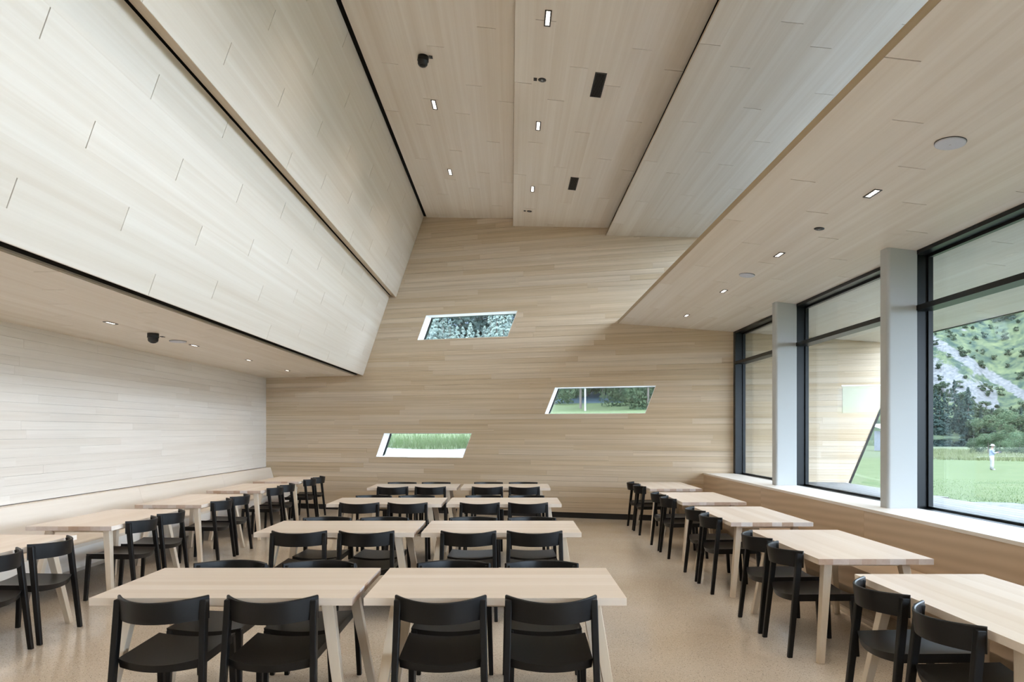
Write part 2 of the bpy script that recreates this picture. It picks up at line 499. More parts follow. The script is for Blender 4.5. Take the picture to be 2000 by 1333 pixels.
# exposed board edges
def strip(name, poly_xz, mat, label, ye=bwY, y0=YF):
    n = len(poly_xz); v = [(x, y0, z_) for x, z_ in poly_xz] + [(x, ye(x) + .02, z_) for x, z_ in poly_xz]
    f = [tuple(range(n)), tuple(range(2 * n - 1, n - 1, -1))] + [(i, (i + 1) % n, n + (i + 1) % n, n + i) for i in range(n)]
    return tag(pyd(name, v, f, mat), label, kind='structure')
def edge_xz(p, d, out, th, w=.004):
    a = p; b = p + out * th; c = b + d * w; e_ = a + d * w
    return [(a.x - d.x * .003, a.z - d.z * .003), (b.x - d.x * .003, b.z - d.z * .003), (c.x, c.z), (e_.x, e_.z)]
strip('trim_2', edge_xz(*F_LP, .11), M['edge_wood'], 'timber bottom edge of the lower sloping panel')
strip('trim_3', edge_xz(*F_UP, .11), M['edge_wood'], 'timber bottom edge of the upper sloping panel')
strip('trim_4', [(1.961, 3.597), (1.966, 3.597), (1.966, 3.653), (1.961, 3.653)], M['fascia'], 'thin timber edge of the low ceiling over the windows')
strip('trim_5', [(1.749, 5.23), (1.753, 5.23), (1.753, 5.252), (1.749, 5.252)], M['edge_wood'], 'timber edge of the third ceiling panel')
strip('trim_12', [(1.84, 5.262), (1.90, 5.262), (1.90, 5.42), (1.84, 5.42)], M['void'], 'black strip standing for shade in the gap above the third ceiling panel edge')  # solid black strip paints the shade inside the gap
strip('trim_6', [(.036, 5.552), (.040, 5.552), (.040, 5.72), (.036, 5.72)], M['edge_wood'], 'timber edge of the second ceiling panel')
strip('trim_7', [(6.20, rlz(6.2) - .012), (6.24, rlz(6.2) - .012), (6.24, rlz(6.2) + .20), (6.20, rlz(6.2) + .20)], M['frame'], 'thin dark edge of the eave outside', ye=lambda x: bwY(x) + .35)
# black slots
strip('trim_8', [(-3.215, 2.775), (-3.10, 2.80), (-3.10, 2.90), (-3.215, 2.90)], M['void'], 'black slot beside the low ceiling')
strip('trim_9', [(-3.172, 2.762), (-3.168, 2.762), (-3.168, 2.776), (-3.172, 2.776)], M['grey_line'], 'thin metal line in the black slot')
strip('trim_10', [(-2.50, 4.38), (-2.40, 4.37), (-2.40, 4.45), (-2.50, 4.45)], M['void'], 'black slot between the two sloping panels')
strip('trim_11', [(-1.78, 5.905), (-1.66, 5.893), (-1.66, 5.99), (-1.78, 5.99)], M['void'], 'black slot between sloping panel and ceiling')

# ------------------------------------------------------------------ roof, clerestory, wall behind the camera
def roofbox(name, label, vs, mat=None): return tag(MB().hexa(vs).build(name, mat or M['roof']), label, kind='structure')
def slab(x0, x1, z0a, z0b, th, y0, y1a, y1b):
    return [(x0, y0, z0a), (x1, y0, z0b), (x1, y1b, z0b), (x0, y1a, z0a), (x0, y0, z0a + th), (x1, y0, z0b + th), (x1, y1b, z0b + th), (x0, y1a, z0a + th)]
roofbox('roof', 'main roof above the boarded ceilings', slab(-5.6, 3.72, 6.12, 6.12, .18, YF - .3, 15.1, 12.5))
roofbox('roof_low', 'low roof over the window front and eave', slab(3.50, 6.22, rlz(3.5) + .07, rlz(6.22) + .07, .14, YF - .3, bwY(3.5) + .3, bwY(6.22) + .3))
roofbox('wall_right_upper', 'wall above the clerestory glazing', slab(3.52, 3.70, 5.06, 5.06, 1.08, YF - .3, bwY(3.5), bwY(3.7)), M['outer_wall'])
cl = empty('window_11', (3.56, YF, 3.6)); tag(cl, 'long clerestory window above the low ceiling', kind='structure')
cz0, cz1 = rlz(3.56) + .21, 5.06
MB().box(-.006, .006, 0, bwY(3.56) - YF, cz0 - 3.6, cz1 - 3.6).build('pane', M['glass'], cl)
for yb in [YF + .02, -1.65, 1.1, 3.85, 6.6, 9.35, 11.95]:
    MB().box(-.03, .03, yb - YF - .02, yb - YF + .03, cz0 - 3.6, cz1 - 3.6).build('mullion', M['frame'], cl)
wf = MB().box(-5.6, 4.1, YF - .3, YF, -.1, 6.3)
tag(wf.build('wall_front', M['left_plank']), 'timber wall behind the camera', kind='structure')
tag(MB().box(-14, 12, -30, YF - .3, -.3, -.02).build('forecourt', M['gravel']), 'gravel forecourt behind the camera', kind='structure')

# ------------------------------------------------------------------ right parapet, sill, columns, windows
wr = MB()
wr.hexa([(XR + .02, YF, 0), (4.10, YF, 0), (4.10, bwY(4.1) + .02, 0), (XR + .02, bwY(XR) + .02, 0),
         (XR + .02, YF, SILL - .03), (4.10, YF, SILL - .03), (4.10, bwY(4.1) + .02, SILL - .03), (XR + .02, bwY(XR) + .02, SILL - .03)])
wall_right = tag(wr.build('wall_right', M['backing']), 'timber-clad parapet wall below the window front', kind='structure')
ycuts = [YF, -1.60, 1.14, 3.88, 6.61, 9.34, bwY(XR) + .02]
for a, b in zip(ycuts[:-1], ycuts[1:]):
    board('panel', M['veneer'], wall_right, (XR + .010, (a + b) / 2, (SILL - .004) / 2), (.02, b - a - .003, SILL - .004))
    MB().hexa([(XR - .004, a, SILL - .028), (XF + .02, a, SILL - .028), (XF + .02, min(b, bwY(XF) + .02), SILL - .028), (XR - .004, b, SILL - .028),
               (XR - .004, a, SILL), (XF + .02, a, SILL), (XF + .02, min(b, bwY(XF) + .02), SILL), (XR - .004, b, SILL)]).build('sill_board', M['sill'], wall_right)

MULL = [-4.35, -1.65, 1.10, 3.85, 6.60, 9.35, 12.02]
wlab = ['farthest window of the window front, next to the far wall', 'second window of the window front, between the two grey columns',
        'wide window of the window front with lawn and hillside view', 'window of the window front just beyond the picture edge',
        'window of the window front beside the camera', 'last window of the window front behind the camera']
for i in range(6):
    y1 = MULL[6 - i]; y0 = MULL[5 - i]
    e = empty('window_%d' % (5 + i), (XF, y0, SILL)); tag(e, wlab[i], kind='structure')
    ya, yb = y0 + .125, y1
    if i == 0: yb = bwY(XF) + .03
    def fb(x0, x1, p, q, z0, z1, nm, mat=None): return MB().box(x0 - XF, x1 - XF, p - y0, q - y0, z0 - SILL, z1 - SILL).build(nm, mat or M['frame'], e)
    xb = XF + .17
    jam = .05 if i == 0 else .12
    if i == 0: fb(XF, xb, bwY(xb) - .055, yb + jam, SILL - .01, 3.40, 'jamb'); yb = bwY(xb) - .055
    else: fb(XF, xb, yb, yb + jam, SILL - .01, 3.40, 'jamb')
    fb(XF, xb, ya - .005, ya, SILL - .01, 3.40, 'jamb')
    fb(XF + .125, xb, yb - .022, yb, SILL, 3.36, 'glazing_stop')
    fb(XF + .005, xb, ya, yb, 3.330, 3.42, 'head')
    fb(XF + .125, xb, ya, yb, 3.305, 3.332, 'glazing_stop')
    fb(XF + .02, xb, ya, yb, SILL - .06, SILL - .002, 'bottom_rail')
    fb(XF + .125, xb, ya, yb, SILL - .01, SILL + .018, 'glazing_stop')
    fb(XF, xb, ya, yb, 2.787, 2.837, 'transom')
    fb(XF + .148, XF + .160, ya, yb, SILL, 2.79, 'pane', M['glass'])
    fb(XF + .148, XF + .160, ya, yb, 2.83, 3.34, 'pane', M['glass'])

def column(y, label):
    prof = []
    x0, x1, ya, yb, r = -.145, .145, 0, .15, .035
    for cx, cy, a0 in ((x1 - r, yb - r, 0), (x0 + r, yb - r, 90), (x0 + r, ya + r, 180), (x1 - .006, ya + .006, 270)):
        rr = r if a0 != 270 else .006
        for k in range(7):
            a = math.radians(a0 + 15 * k); prof.append((cx + rr * math.cos(a), cy + rr * math.sin(a)))
    n = len(prof)
    v = [(x, yy, SILL) for x, yy in prof] + [(x, yy, rlz(3.775 + x) + .01) for x, yy in prof]
    f = [tuple(range(n)), tuple(range(2 * n - 1, n - 1, -1))] + [(i, (i + 1) % n, n + (i + 1) % n, n + i) for i in range(n)]
    me = bpy.data.meshes.new('column'); me.from_pydata(v, [], f)
    bm = bmesh.new(); bm.from_mesh(me); bmesh.ops.recalc_face_normals(bm, faces=bm.faces[:]); bm.to_mesh(me); bm.free()
    o = mesh_obj('column', me, M['column']); o.location = (3.765, y, 0)
    return tag(o, label, 'column', 'grey columns on the window sill', kind='structure')
column(6.565, 'grey rounded column standing on the sill beside the wide window')
column(9.335, 'grey rounded column standing on the sill nearer the far wall')
column(3.82, 'grey rounded column standing on the sill beyond the picture edge')

# ------------------------------------------------------------------ benches
bl = empty('wall_bench', (-4.86, 6.0, 0)); tag(bl, 'long built-in timber bench along the plank wall', 'bench')
cuts = [YF + .05, -1.55, 1.19, 3.92, 6.65, 9.38, 12.07, None]
for a, b in zip(cuts[:-1], cuts[1:]):
    def be(x): return (bwY(x) - .004) if b is None else b - .003
    def pr(poly, nm, mat):
        v = [(x + 4.86, a - 6.0, z_) for x, z_ in poly] + [(x + 4.86, be(x) - 6.0, z_) for x, z_ in poly]
        n = len(poly)
        f = [tuple(range(n)), tuple(range(2 * n - 1, n - 1, -1))] + [(i, (i + 1) % n, n + (i + 1) % n, n + i) for i in range(n)]
        return pyd(nm, v, f, mat, bl)
    pr([(-5.222, .44), (-4.985, .44), (-5.117, .855), (-5.222, .855)], 'backrest', M['bench'])
    pr([(-4.985, .418), (-4.485, .418), (-4.485, .45), (-4.985, .45)], 'seat', M['bench'])
    pr([(-4.52, .205), (-4.50, .205), (-4.50, .416), (-4.52, .416)], 'front_panel', M['sill'])
pr_ = MB().box(-5.20 + 4.86, -5.02 + 4.86, YF + .05 - 6, 13.9 - 6, 0, .2); pr_.build('base', M['bench'], bl)
br = empty('wall_bench', (3.2, 5.0, 0)); tag(br, 'long built-in timber bench below the window sill', 'bench')
cuts = [YF + .05, -1.60, 1.14, 3.88, 6.61, 9.34, None]
for a, b in zip(cuts[:-1], cuts[1:]):
    def be(x): return (bwY(x) - .004) if b is None else b - .003
    def pr(poly, nm, mat):
        v = [(x - 3.2, a - 5.0, z_) for x, z_ in poly] + [(x - 3.2, be(x) - 5.0, z_) for x, z_ in poly]
        n = len(poly)
        f = [tuple(range(n)), tuple(range(2 * n - 1, n - 1, -1))] + [(i, (i + 1) % n, n + (i + 1) % n, n + i) for i in range(n)]
        return pyd(nm, v, f, mat, br)
    pr([(2.97, .417), (3.416, .417), (3.416, .45), (2.97, .45)], 'seat', M['veneer'])
    pr([(3.06, .22), (3.08, .22), (3.08, .416), (3.06, .416)], 'front_panel', M['veneer'])
    pr([(3.0, 0), (3.03, 0), (3.03, .035), (3.0, .035)], 'foot_rail', M['bench'])
MB().box(.12, .2, YF + .05 - 5, 7.1, 0, .415).build('base', M['veneer'], br)

# ------------------------------------------------------------------ chairs
def taper_leg(p0, p1, s0, s1, bev=.005):
    """square leg from foot p0 to top p1"""
    v = []
    for p, s in ((p0, s0), (p1, s1)):
        for sx, sy in ((-1, -1), (1, -1), (1, 1), (-1, 1)):
            v.append((p[0] + sx * s[0] / 2, p[1] + sy * s[1] / 2, p[2]))
    me = bpy.data.meshes.new('leg'); me.from_pydata(v, [], BOXF)
    bm = bmesh.new(); bm.from_mesh(me); bmesh.ops.recalc_face_normals(bm, faces=bm.faces[:])
    bmesh.ops.bevel(bm, geom=bm.edges[:], offset=bev, segments=2, affect='EDGES', profile=.5)
    bm.to_mesh(me); bm.free()
    return me

def chair_meshes():
    ms = []
    # dished seat, rounded at the back
    nu, nv = 16, 8; top = []; bot = []
    for j in range(nv + 1):
        v = j / nv
        for i in range(nu + 1):
            u = -1 + 2 * i / nu
            hw = .214 + (.222 - .214) * v
            yb = -.028 - .05 * (1 - u * u)
            yy = yb * (1 - v) + .408 * v
            zt = .452 - .022 * (1 - u * u) - .006 * (1 - v)
            top.append((u * hw, yy, zt)); bot.append((u * hw * .985, yy + (.012 if j == 0 else (-.012 if j == nv else 0)) , zt - .05 + .010 * (1 - u * u)))
    n = (nu + 1) * (nv + 1); vs = top + bot; fs = []
    for j in range(nv):
        for i in range(nu):
            a = j * (nu + 1) + i
            fs.append((a, a + 1, a + nu + 2, a + nu + 1)); fs.append((n + a, n + a + nu + 1, n + a + nu + 2, n + a + 1))
    ring = [i for i in range(nu + 1)] + [j * (nu + 1) + nu for j in range(1, nv + 1)] + [nv * (nu + 1) + i for i in range(nu - 1, -1, -1)] + [j * (nu + 1) for j in range(nv - 1, 0, -1)]
    for k in range(len(ring)):
        a, b = ring[k], ring[(k + 1) % len(ring)]
        fs.append((a, n + a, n + b, b))
    def mk(nm, vs, fs, sm=None):
        me = bpy.data.meshes.new(nm); me.from_pydata(vs, [], fs); me.materials.append(M['black_wood'])
        bm = bmesh.new(); bm.from_mesh(me); bmesh.ops.recalc_face_normals(bm, faces=bm.faces[:]); bm.to_mesh(me); bm.free()
        if sm:
            for p in me.polygons: p.use_smooth = True
            me.set_sharp_from_angle(angle=math.radians(35))
        return me
    ms.append(('seat', mk('seat', vs, fs, True)))
    # bowed backrest
    nu = 20; prof = []
    sec = [(-.008, .0), (.008, .0), (.009, .06), (.0085, .116), (.004, .121), (-.004, .121), (-.008, .116), (-.009, .06)]
    vs = []; fs = []
    for i in range(nu + 1):
        u = -1 + 2 * i / nu
        ang = math.atan2(.29 * u * 1.0, .236)
        yc = .024 - .136 * (1 - abs(u) ** 2.1)
        xc = .236 * u
        for (t, h) in sec:
            lean = -.018 * (1 - u * u) * (h / .12)
            # a slightly lower middle at the top
            hh = h - .006 * (1 - u * u) * (h / .12)
            vs.append((xc - math.sin(ang) * t, yc + lean + math.cos(ang) * t, .644 + hh))
    m = len(sec)
    for i in range(nu):
        for k in range(m):
            fs.append((i * m + k, i * m + (k + 1) % m, (i + 1) * m + (k + 1) % m, (i + 1) * m + k))
    fs.append(tuple(range(m))); fs.append(tuple(nu * m + k for k in range(m)))
    ms.append(('backrest', mk('backrest', vs, fs, True)))
    for s in (-1, 1):
        me = taper_leg((s * .242, -.078, 0), (s * .223, 0, .748), (.030, .034), (.036, .044)); me.materials.append(M['black_wood']); ms.append(('leg', me))
    for s in (-1, 1):
        me = taper_leg((s * .214, .418, 0), (s * .205, .390, .438), (.030, .032), (.038, .038)); me.materials.append(M['black_wood']); ms.append(('leg', me))
    return ms
CH = chair_meshes()
def chair(x, y, rz, label, group):
    e = empty('dining_chair', (x, y, 0), rz); tag(e, label, 'chair', group)
    for nm, me in CH: mesh_obj(nm, me, None, e)
    return e

# ------------------------------------------------------------------ tables
def table_meshes():
    st = []
    ws = [.105, .09, .11, .095, .10, .09, .11, .10]; s = sum(ws); ws = [w * .8 / s for w in ws]
    y = -.4
    for i, w in enumerate(ws):
        me = bpy.data.meshes.new('stave')
        c = .0015
        me.from_pydata(boxv(-.7, .7, -w / 2, w / 2, -.02, .02), [], [tuple(reversed(f)) for f in BOXF]); me.materials.append(M['table']); me.materials.append(M['end_grain'])
        for fi in (3, 5): me.polygons[fi].material_index = 1
        st.append((me, (0, y + w / 2, .72))); y += w
    legs = []
    for sx in (-1, 1):
        for sy in (-1, 1):
            me = taper_leg((sx * .652, sy * .368, 0), (sx * .538, sy * .272, .70), (.046, .044), (.066, .060), .003); me.materials.append(M['table_leg']); legs.append(me)
    ap = []
    for sy in (-1, 1):
        me = bpy.data.meshes.new('apron'); me.from_pydata(boxv(-.50, .50, sy * .27 - .012, sy * .27 + .012, .664, .699), [], [tuple(reversed(f)) for f in BOXF]); me.materials.append(M['table_leg']); ap.append(me)
    for sx in (-1, 1):
        me = bpy.data.meshes.new('apron'); me.from_pydata(boxv(sx * .54 - .012, sx * .54 + .012, -.24, .24, .664, .699), [], [tuple(reversed(f)) for f in BOXF]); me.materials.append(M['table_leg']); ap.append(me)
    return st, legs, ap
TST, TLG, TAP = table_meshes()
def table(x, y, rz, label, group):
    e = empty('dining_table', (x, y, 0), rz); tag(e, label, 'table', group)
    t = empty('tabletop', parent=e)
    for me, loc in TST:
        o = mesh_obj('stave', me, None, t); o.location = loc
    for me in TLG: mesh_obj('leg', me, None, e)
    for me in TAP: mesh_obj('apron', me, None, e)
    return e

rows = [(3.63, 'front'), (5.955, 'second'), (8.285, 'third'), (10.637, 'last')]
G_C = 'chairs at the middle tables'
for yt, rn in rows:
    for xc, side in ((-1.545, 'wall-side'), (-.084, 'window-side')):
        table(xc, yt + .4, 0, 'pale wooden dining table, %s one of the pair in the %s middle row' % (side, rn), 'middle tables')
        for dx, en in ((-.288, 'bench-wall end'), (.290, 'window end')):
            j = R.uniform(-.006, .006)
            chair(xc + dx + j, yt - .052, 0, 'black wooden chair, camera side, %s, at the %s %s-row middle table' % (en, side, rn), G_C)
            chair(xc + dx - j, yt + .8 + .052, math.pi, 'black wooden chair, far side, %s, at the %s %s-row middle table' % (en, side, rn), G_C)
ords = ['nearest', 'second', 'third', 'fourth', 'farthest']
for y0, on in zip([2.84, 4.735, 6.624, 8.50, 10.46], ords):
    table(2.535, y0 + .7, math.pi / 2, 'pale wooden dining table, %s along the window bench' % on, 'tables along the window bench')
    for dy, w in ((-.29, 'nearer'), (.29, 'farther')):
        chair(2.135 - .055, y0 + .7 + dy, -math.pi / 2, 'black wooden chair, %s of two at the %s window bench table' % (w, on), 'chairs at the window bench tables')
for y0, on in zip([4.44, 6.345, 8.19, 10.12, 11.93], ords):
    table(-4.115, y0 + .7, math.pi / 2, 'pale wooden dining table, %s along the plank wall bench' % on, 'tables along the wall bench')
    for dy, w in ((-.29, 'nearer'), (.29, 'farther')):
        chair(-3.715 + .055, y0 + .7 + dy, math.pi / 2, 'black wooden chair, %s of two at the %s wall bench table' % (w, on), 'chairs at the wall bench tables')

# ------------------------------------------------------------------ ceiling fittings
def fit_empty(name, F, s, y, label, cat, group=None):
    """Empty on a ceiling face: local X along the slope, local Y along the room, local -Z into the room"""
    p, d, out = F
    e = empty(name)
    zax = out.normalized(); xax = d.normalized(); yax = zax.cross(xax)
    mtx = Matrix((xax, yax, zax)).transposed().to_4x4(); mtx.translation = p + d * s + Vector((0, y, 0))
    e.matrix_world = mtx
    return tag(e, label, cat, group)

def ring(mb_, x0, x1, y0, y1, t, z0, z1):
    mb_.box(x0, x1, y0, y0 + t, z0, z1); mb_.box(x0, x1, y1 - t, y1, z0, z1)
    mb_.box(x0, x0 + t, y0 + t, y1 - t, z0, z1); mb_.box(x1 - t, x1, y0 + t, y1 - t, z0, z1); return mb_

_dl = {}
_lights = {}
def downlight(F, s, y, label, L_=.25, W_=.063, cells=5):
    e = fit_empty('downlight', F, s, y, label, 'downlight', 'recessed downlights')
    key = (L_, cells)
    if key not in _dl:
        def me_of(mb_, nm, mat):
            me = bpy.data.meshes.new(nm); me.from_pydata(mb_.v, [], mb_.f); me.materials.append(mat)
            bm = bmesh.new(); bm.from_mesh(me); bmesh.ops.recalc_face_normals(bm, faces=bm.faces[:]); bm.to_mesh(me); bm.free(); return me
        fr = ring(MB(), -W_ / 2, W_ / 2, -L_ / 2, L_ / 2, .010, -.006, .012)
        parts = [('frame', me_of(fr, 'frame', M['dark_plastic'])),
                 ('reflector', me_of(MB().box(-W_ / 2 + .008, W_ / 2 - .008, -L_ / 2 + .008, L_ / 2 - .008, -.0012, .006), 'reflector', M['lens']))]
        c = (L_ - .024) / cells
        for k in range(cells):
            yc = -L_ / 2 + .012 + c * (k + .5)
            parts.append(('lens', me_of(MB().box(-W_ / 2 + .014, W_ / 2 - .014, yc - c / 2 + .006, yc + c / 2 - .006, -.0030, .004), 'lens', M['lamp'])))
        _dl[key] = parts
        ld = bpy.data.lights.new('lamp_light', 'AREA'); ld.shape = 'RECTANGLE'; ld.size = W_ - .03; ld.size_y = L_ - .03
        ld.energy = LAMP * (1.0 if cells == 5 else .62); ld.color = (1.0, .86, .70); ld.spread = math.radians(115)
        _lights[key] = ld
    for nm, me in _dl[key]: mesh_obj(nm, me, None, e)
    lo = bpy.data.objects.new('lamp_light', _lights[key]); lo.location = (0, 0, -.0075); link(lo, e)
    return e
onm = ['first', 'second', 'third', 'fourth', 'fifth', 'sixth', 'seventh', 'eighth']
for i, y in enumerate([8.72, 10.99]): downlight(F_C1, .695, y, 'slim recessed downlight in the first ceiling panel, %s' % ['nearer the camera', 'nearer the far wall'][i])
for i, y in enumerate([6.43, 8.70, 10.97]): downlight(F_C2, .31, y, 'slim recessed downlight in the stepped second ceiling panel, %s from the camera' % onm[i])
for i, y in enumerate([5.35, 7.21, 9.09, 11.01]): downlight(F_RL, .875, y, 'slim recessed downlight in the window-front ceiling, %s from the camera' % onm[i], .18, .06, 4)
for i, y in enumerate([7.12, 9.0, 10.87, 12.74]): downlight(F_LL, 1.05, y, 'slim recessed downlight in the low ceiling over the wall bench, %s from the camera' % onm[i], .18, .06, 4)
for F, s, ys, ln, cc, nm in ((F_C1, .695, [6.45, 4.18, 1.91, -.36, -2.6], .25, 5, 'first ceiling panel'), (F_C2, .31, [4.16, 1.89, -.38, -2.6], .25, 5, 'second ceiling panel'),
                     (F_RL, .875, [3.46, 1.57, -.32], .18, 4, 'window-front ceiling'), (F_LL, 1.05, [5.25, 3.36, 1.47, -.42], .18, 4, 'low ceiling')):
    for i, y in enumerate(ys): downlight(F, s, y, 'slim recessed downlight overhead in the %s, %s beyond the picture edge' % (nm, onm[i]), ln, .06 if ln < .2 else .063, cc)

def vent(F, s, y, label):
    e = fit_empty('air_vent', F, s, y, label, 'vent', 'ceiling air vents')
    ring(MB(), -.063, .063, -.263, .263, .012, -.006, .01).build('frame', M['dark_plastic'], e)
    MB().box(-.055, .055, -.255, .255, -.0015, .004).build('backing', M['void'], e)
    for k in range(7):
        x = -.042 + .014 * k
        MB().box(x - .002, x + .002, -.25, .25, -.006, .002).build('slat', M['dark_plastic'], e)
vent(F_C2, .93, 7.55, 'black slatted air vent in the second ceiling panel, nearer the camera')
vent(F_C2, .93, 10.56, 'black slatted air vent in the second ceiling panel, nearer the far wall')

def round_spot(F, s, y, label):
    e = fit_empty('ceiling_sensor', F, s, y, label, 'sensor', 'small round ceiling fittings')
    MB().lathe([(.045, .006), (.045, -.004), (.036, -.008)], 24).build('ring', M['dark_plastic'], e)
    MB().lathe([(.014, -.006), (.012, -.013), (.004, -.015)], 16).build('lens', M['lens'], e)
    for k in range(3):
        a = 2 * math.pi * k / 3 + .4
        MB().lathe([(.006, -.007), (.005, -.0105)], 10, (.026 * math.cos(a), .026 * math.sin(a), 0)).build('screw', M['lens'], e)
def square_sensor(F, s, y, label):
    e = fit_empty('square_sensor', F, s, y, label, 'sensor', 'small square ceiling fittings')
    MB().box(-.019, .019, -.028, .028, -.006, .004).build('plate', M['dark_plastic'], e)
    MB().lathe([(.007, -.005), (.006, -.009)], 10).build('eye', M['frame'], e)
round_spot(F_C2, .308, 7.56, 'small round black sensor in the second ceiling panel, nearer the camera')
square_sensor(F_C2, .232, 7.56, 'tiny square black plate beside the round sensor, nearer the camera')
round_spot(F_C2, .289, 12.09, 'small round black sensor in the second ceiling panel, by the far wall')
square_sensor(F_C2, .207, 12.09, 'tiny square black plate beside the round sensor, by the far wall')
round_spot(F_RL, .877, 6.28, 'small round black fitting in the window-front ceiling')
def dome(F, s, y, label, sq, sql):
    e = fit_empty('dome_camera', F, s, y, label, 'camera', 'black dome cameras')
    MB().lathe([(.062, .004), (.062, -.045), (.057, -.050), (.055, -.085), (.043, -.102)], 24).build('housing', M['dark_plastic'], e, True)
    MB().lathe([(.038, -.100), (.030, -.110), (.010, -.115)], 16).build('dome', M['frame'], e, True)
    MB().lathe([(.064, -.042), (.064, -.049), (.060, -.050)], 24).build('collar', M['frame'], e)
    square_sensor(F, sq[0], sq[1], sql)
dome(F_C1, .70, 7.60, 'black dome camera under the first ceiling panel', (.785, 7.59), 'tiny square black plate beside the dome camera, first ceiling panel')
dome(F_LL, 1.085, 7.90, 'black dome camera under the low ceiling over the wall bench', (1.06, 8.16), 'tiny square black plate beside the dome camera, low ceiling')
def spk(F, s, y, label, r=.088):
    e = fit_empty('ceiling_speaker', F, s, y, label, 'speaker', 'round ceiling speakers')
    MB().lathe([(r + .003, .004), (r + .003, -.003), (r, -.004)], 40).build('rim', M['dark_plastic'], e)
    MB().lathe([(r, -.002), (r, -.012), (r - .006, -.015), (.001, -.016)], 40).build('grille', M['speaker'], e)
    MB().lathe([(.006, -.015), (.004, -.019)], 12).build('cap', M['white'], e)
spk(F_RL, .877, 4.405, 'round grey speaker in the window-front ceiling, nearer the camera')
spk(F_RL, .86, 8.15, 'round grey speaker in the window-front ceiling, nearer the far wall')
spk(F_LL, 1.05, 8.56, 'round white speaker in the low ceiling over the wall bench', .098)

# ------------------------------------------------------------------ outdoors: terrain
def lerp_tab(tab, x):
    if x <= tab[0][0]: return tab[0][1]
    for (a, va), (b, vb) in zip(tab[:-1], tab[1:]):
        if x <= b: return va + (vb - va) * (x - a) / (b - a)
    return tab[-1][1]
def sstep(a, b, x):
    t = max(0, min(1, (x - a) / (b - a))); return t * t * (3 - 2 * t)
G_R = [(5.6, .47), (9, .40), (14, .08), (22, -.48), (34, -1.10), (50, -1.48), (90, -1.72), (110, -1.80), (125, -2.6), (600, -2.6)]
G_B = [(0, .98), (4.6, 1.05), (5.2, 1.16), (8, 1.34), (20, 2.0), (45, 3.35), (60, 4.6), (130, 14), (200, 34), (420, 130), (700, 300), (1000, 480)]
def ground(x, y):
    v = (y - bwY(x)) * NRM.y
    zb = lerp_tab(G_B, v)
    rr = max(x, .62 * math.hypot(x, y)) if y > 0 else x
    zr = lerp_tab(G_R, rr)
    if y < 10: return zr
    w = sstep(.24, .44, (x - 2.2) / max(1.0, y)) if y > 14 else 1.0
    return zr * w + zb * (1 - w)

def grass_mat(name, c0, c1, c2, sc1=.5, sc2=9.0):
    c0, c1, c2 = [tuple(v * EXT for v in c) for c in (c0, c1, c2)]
    m, nt, p = new_mat(name); L = nt.links.new
    g = N(nt, 'ShaderNodeNewGeometry')
    a = N(nt, 'ShaderNodeTexNoise'); a.inputs['Scale'].default_value = sc1; a.inputs['Detail'].default_value = 6; L(g.outputs['Position'], a.inputs['Vector'])
    b = N(nt, 'ShaderNodeTexNoise'); b.inputs['Scale'].default_value = sc2; b.inputs['Detail'].default_value = 4; L(g.outputs['Position'], b.inputs['Vector'])
    r = N(nt, 'ShaderNodeValToRGB'); r.color_ramp.elements[0].position = .35; r.color_ramp.elements[1].position = .68
    r.color_ramp.elements[0].color = (*c0, 1); r.color_ramp.elements[1].color = (*c1, 1); L(a.outputs['Fac'], r.inputs['Fac'])
    r2 = N(nt, 'ShaderNodeValToRGB'); r2.color_ramp.elements[0].position = .42; r2.color_ramp.elements[1].position = .75; L(b.outputs['Fac'], r2.inputs['Fac'])
    mx = N(nt, 'ShaderNodeMix', data_type='RGBA'); L(r2.outputs['Color'], mx.inputs[0]); L(r.outputs['Color'], mx.inputs[6]); mx.inputs[7].default_value = (*c2, 1)
    L(mx.outputs[2], p.inputs['Base Color']); p.inputs['Roughness'].default_value = .9; p.inputs['Specular IOR Level'].default_value = .1
    return m
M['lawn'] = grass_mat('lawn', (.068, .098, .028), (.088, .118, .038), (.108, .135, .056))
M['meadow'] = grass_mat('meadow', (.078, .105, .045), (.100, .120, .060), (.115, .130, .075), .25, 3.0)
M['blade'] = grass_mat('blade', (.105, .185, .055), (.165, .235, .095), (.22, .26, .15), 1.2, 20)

def grid(name, xs, ys, fn, mat, skip=None):
    v = [(x, y, fn(x, y)) for y in ys for x in xs]; f = []
    nx = len(xs)
    for j in range(len(ys) - 1):
        for i in range(nx - 1):
            if skip and skip((xs[i] + xs[i + 1]) / 2, (ys[j] + ys[j + 1]) / 2): continue
            a = j * nx + i; f.append((a, a + 1, a + nx + 1, a + nx))
    return pyd(name, v, f, mat, None, True, True)
def spread(a, b, n, p=2.0): return [a + (b - a) * (i / n) ** p for i in range(n + 1)]
xs = spread(5.6, 330, 46, 2.2); ys = [-y for y in reversed(spread(0, 120, 12, 2.0))][:-1] + spread(0, 520, 64, 2.0)
lawn = grid('lawn', xs, ys, lambda x, y: ground(x, y), M['lawn'], lambda x, y: math.hypot(x, y) > 90 or (y > 16 and (x - 2.2) / y < .33))
tag(lawn, 'mown green lawn sloping down from the terrace', kind='structure')
mead = grid('meadow_ground', xs, ys, lambda x, y: ground(x, y) + .05 * mnoise.noise((x * .3, y * .3, 0)) - .25 * (math.hypot(x, y) < 88), M['meadow'], lambda x, y: math.hypot(x, y) < 84 or y < -60 or (y > 16 and (x - 2.2) / y < .33))
tag(mead, 'long-grass meadow between the lawn and the lake', kind='structure')
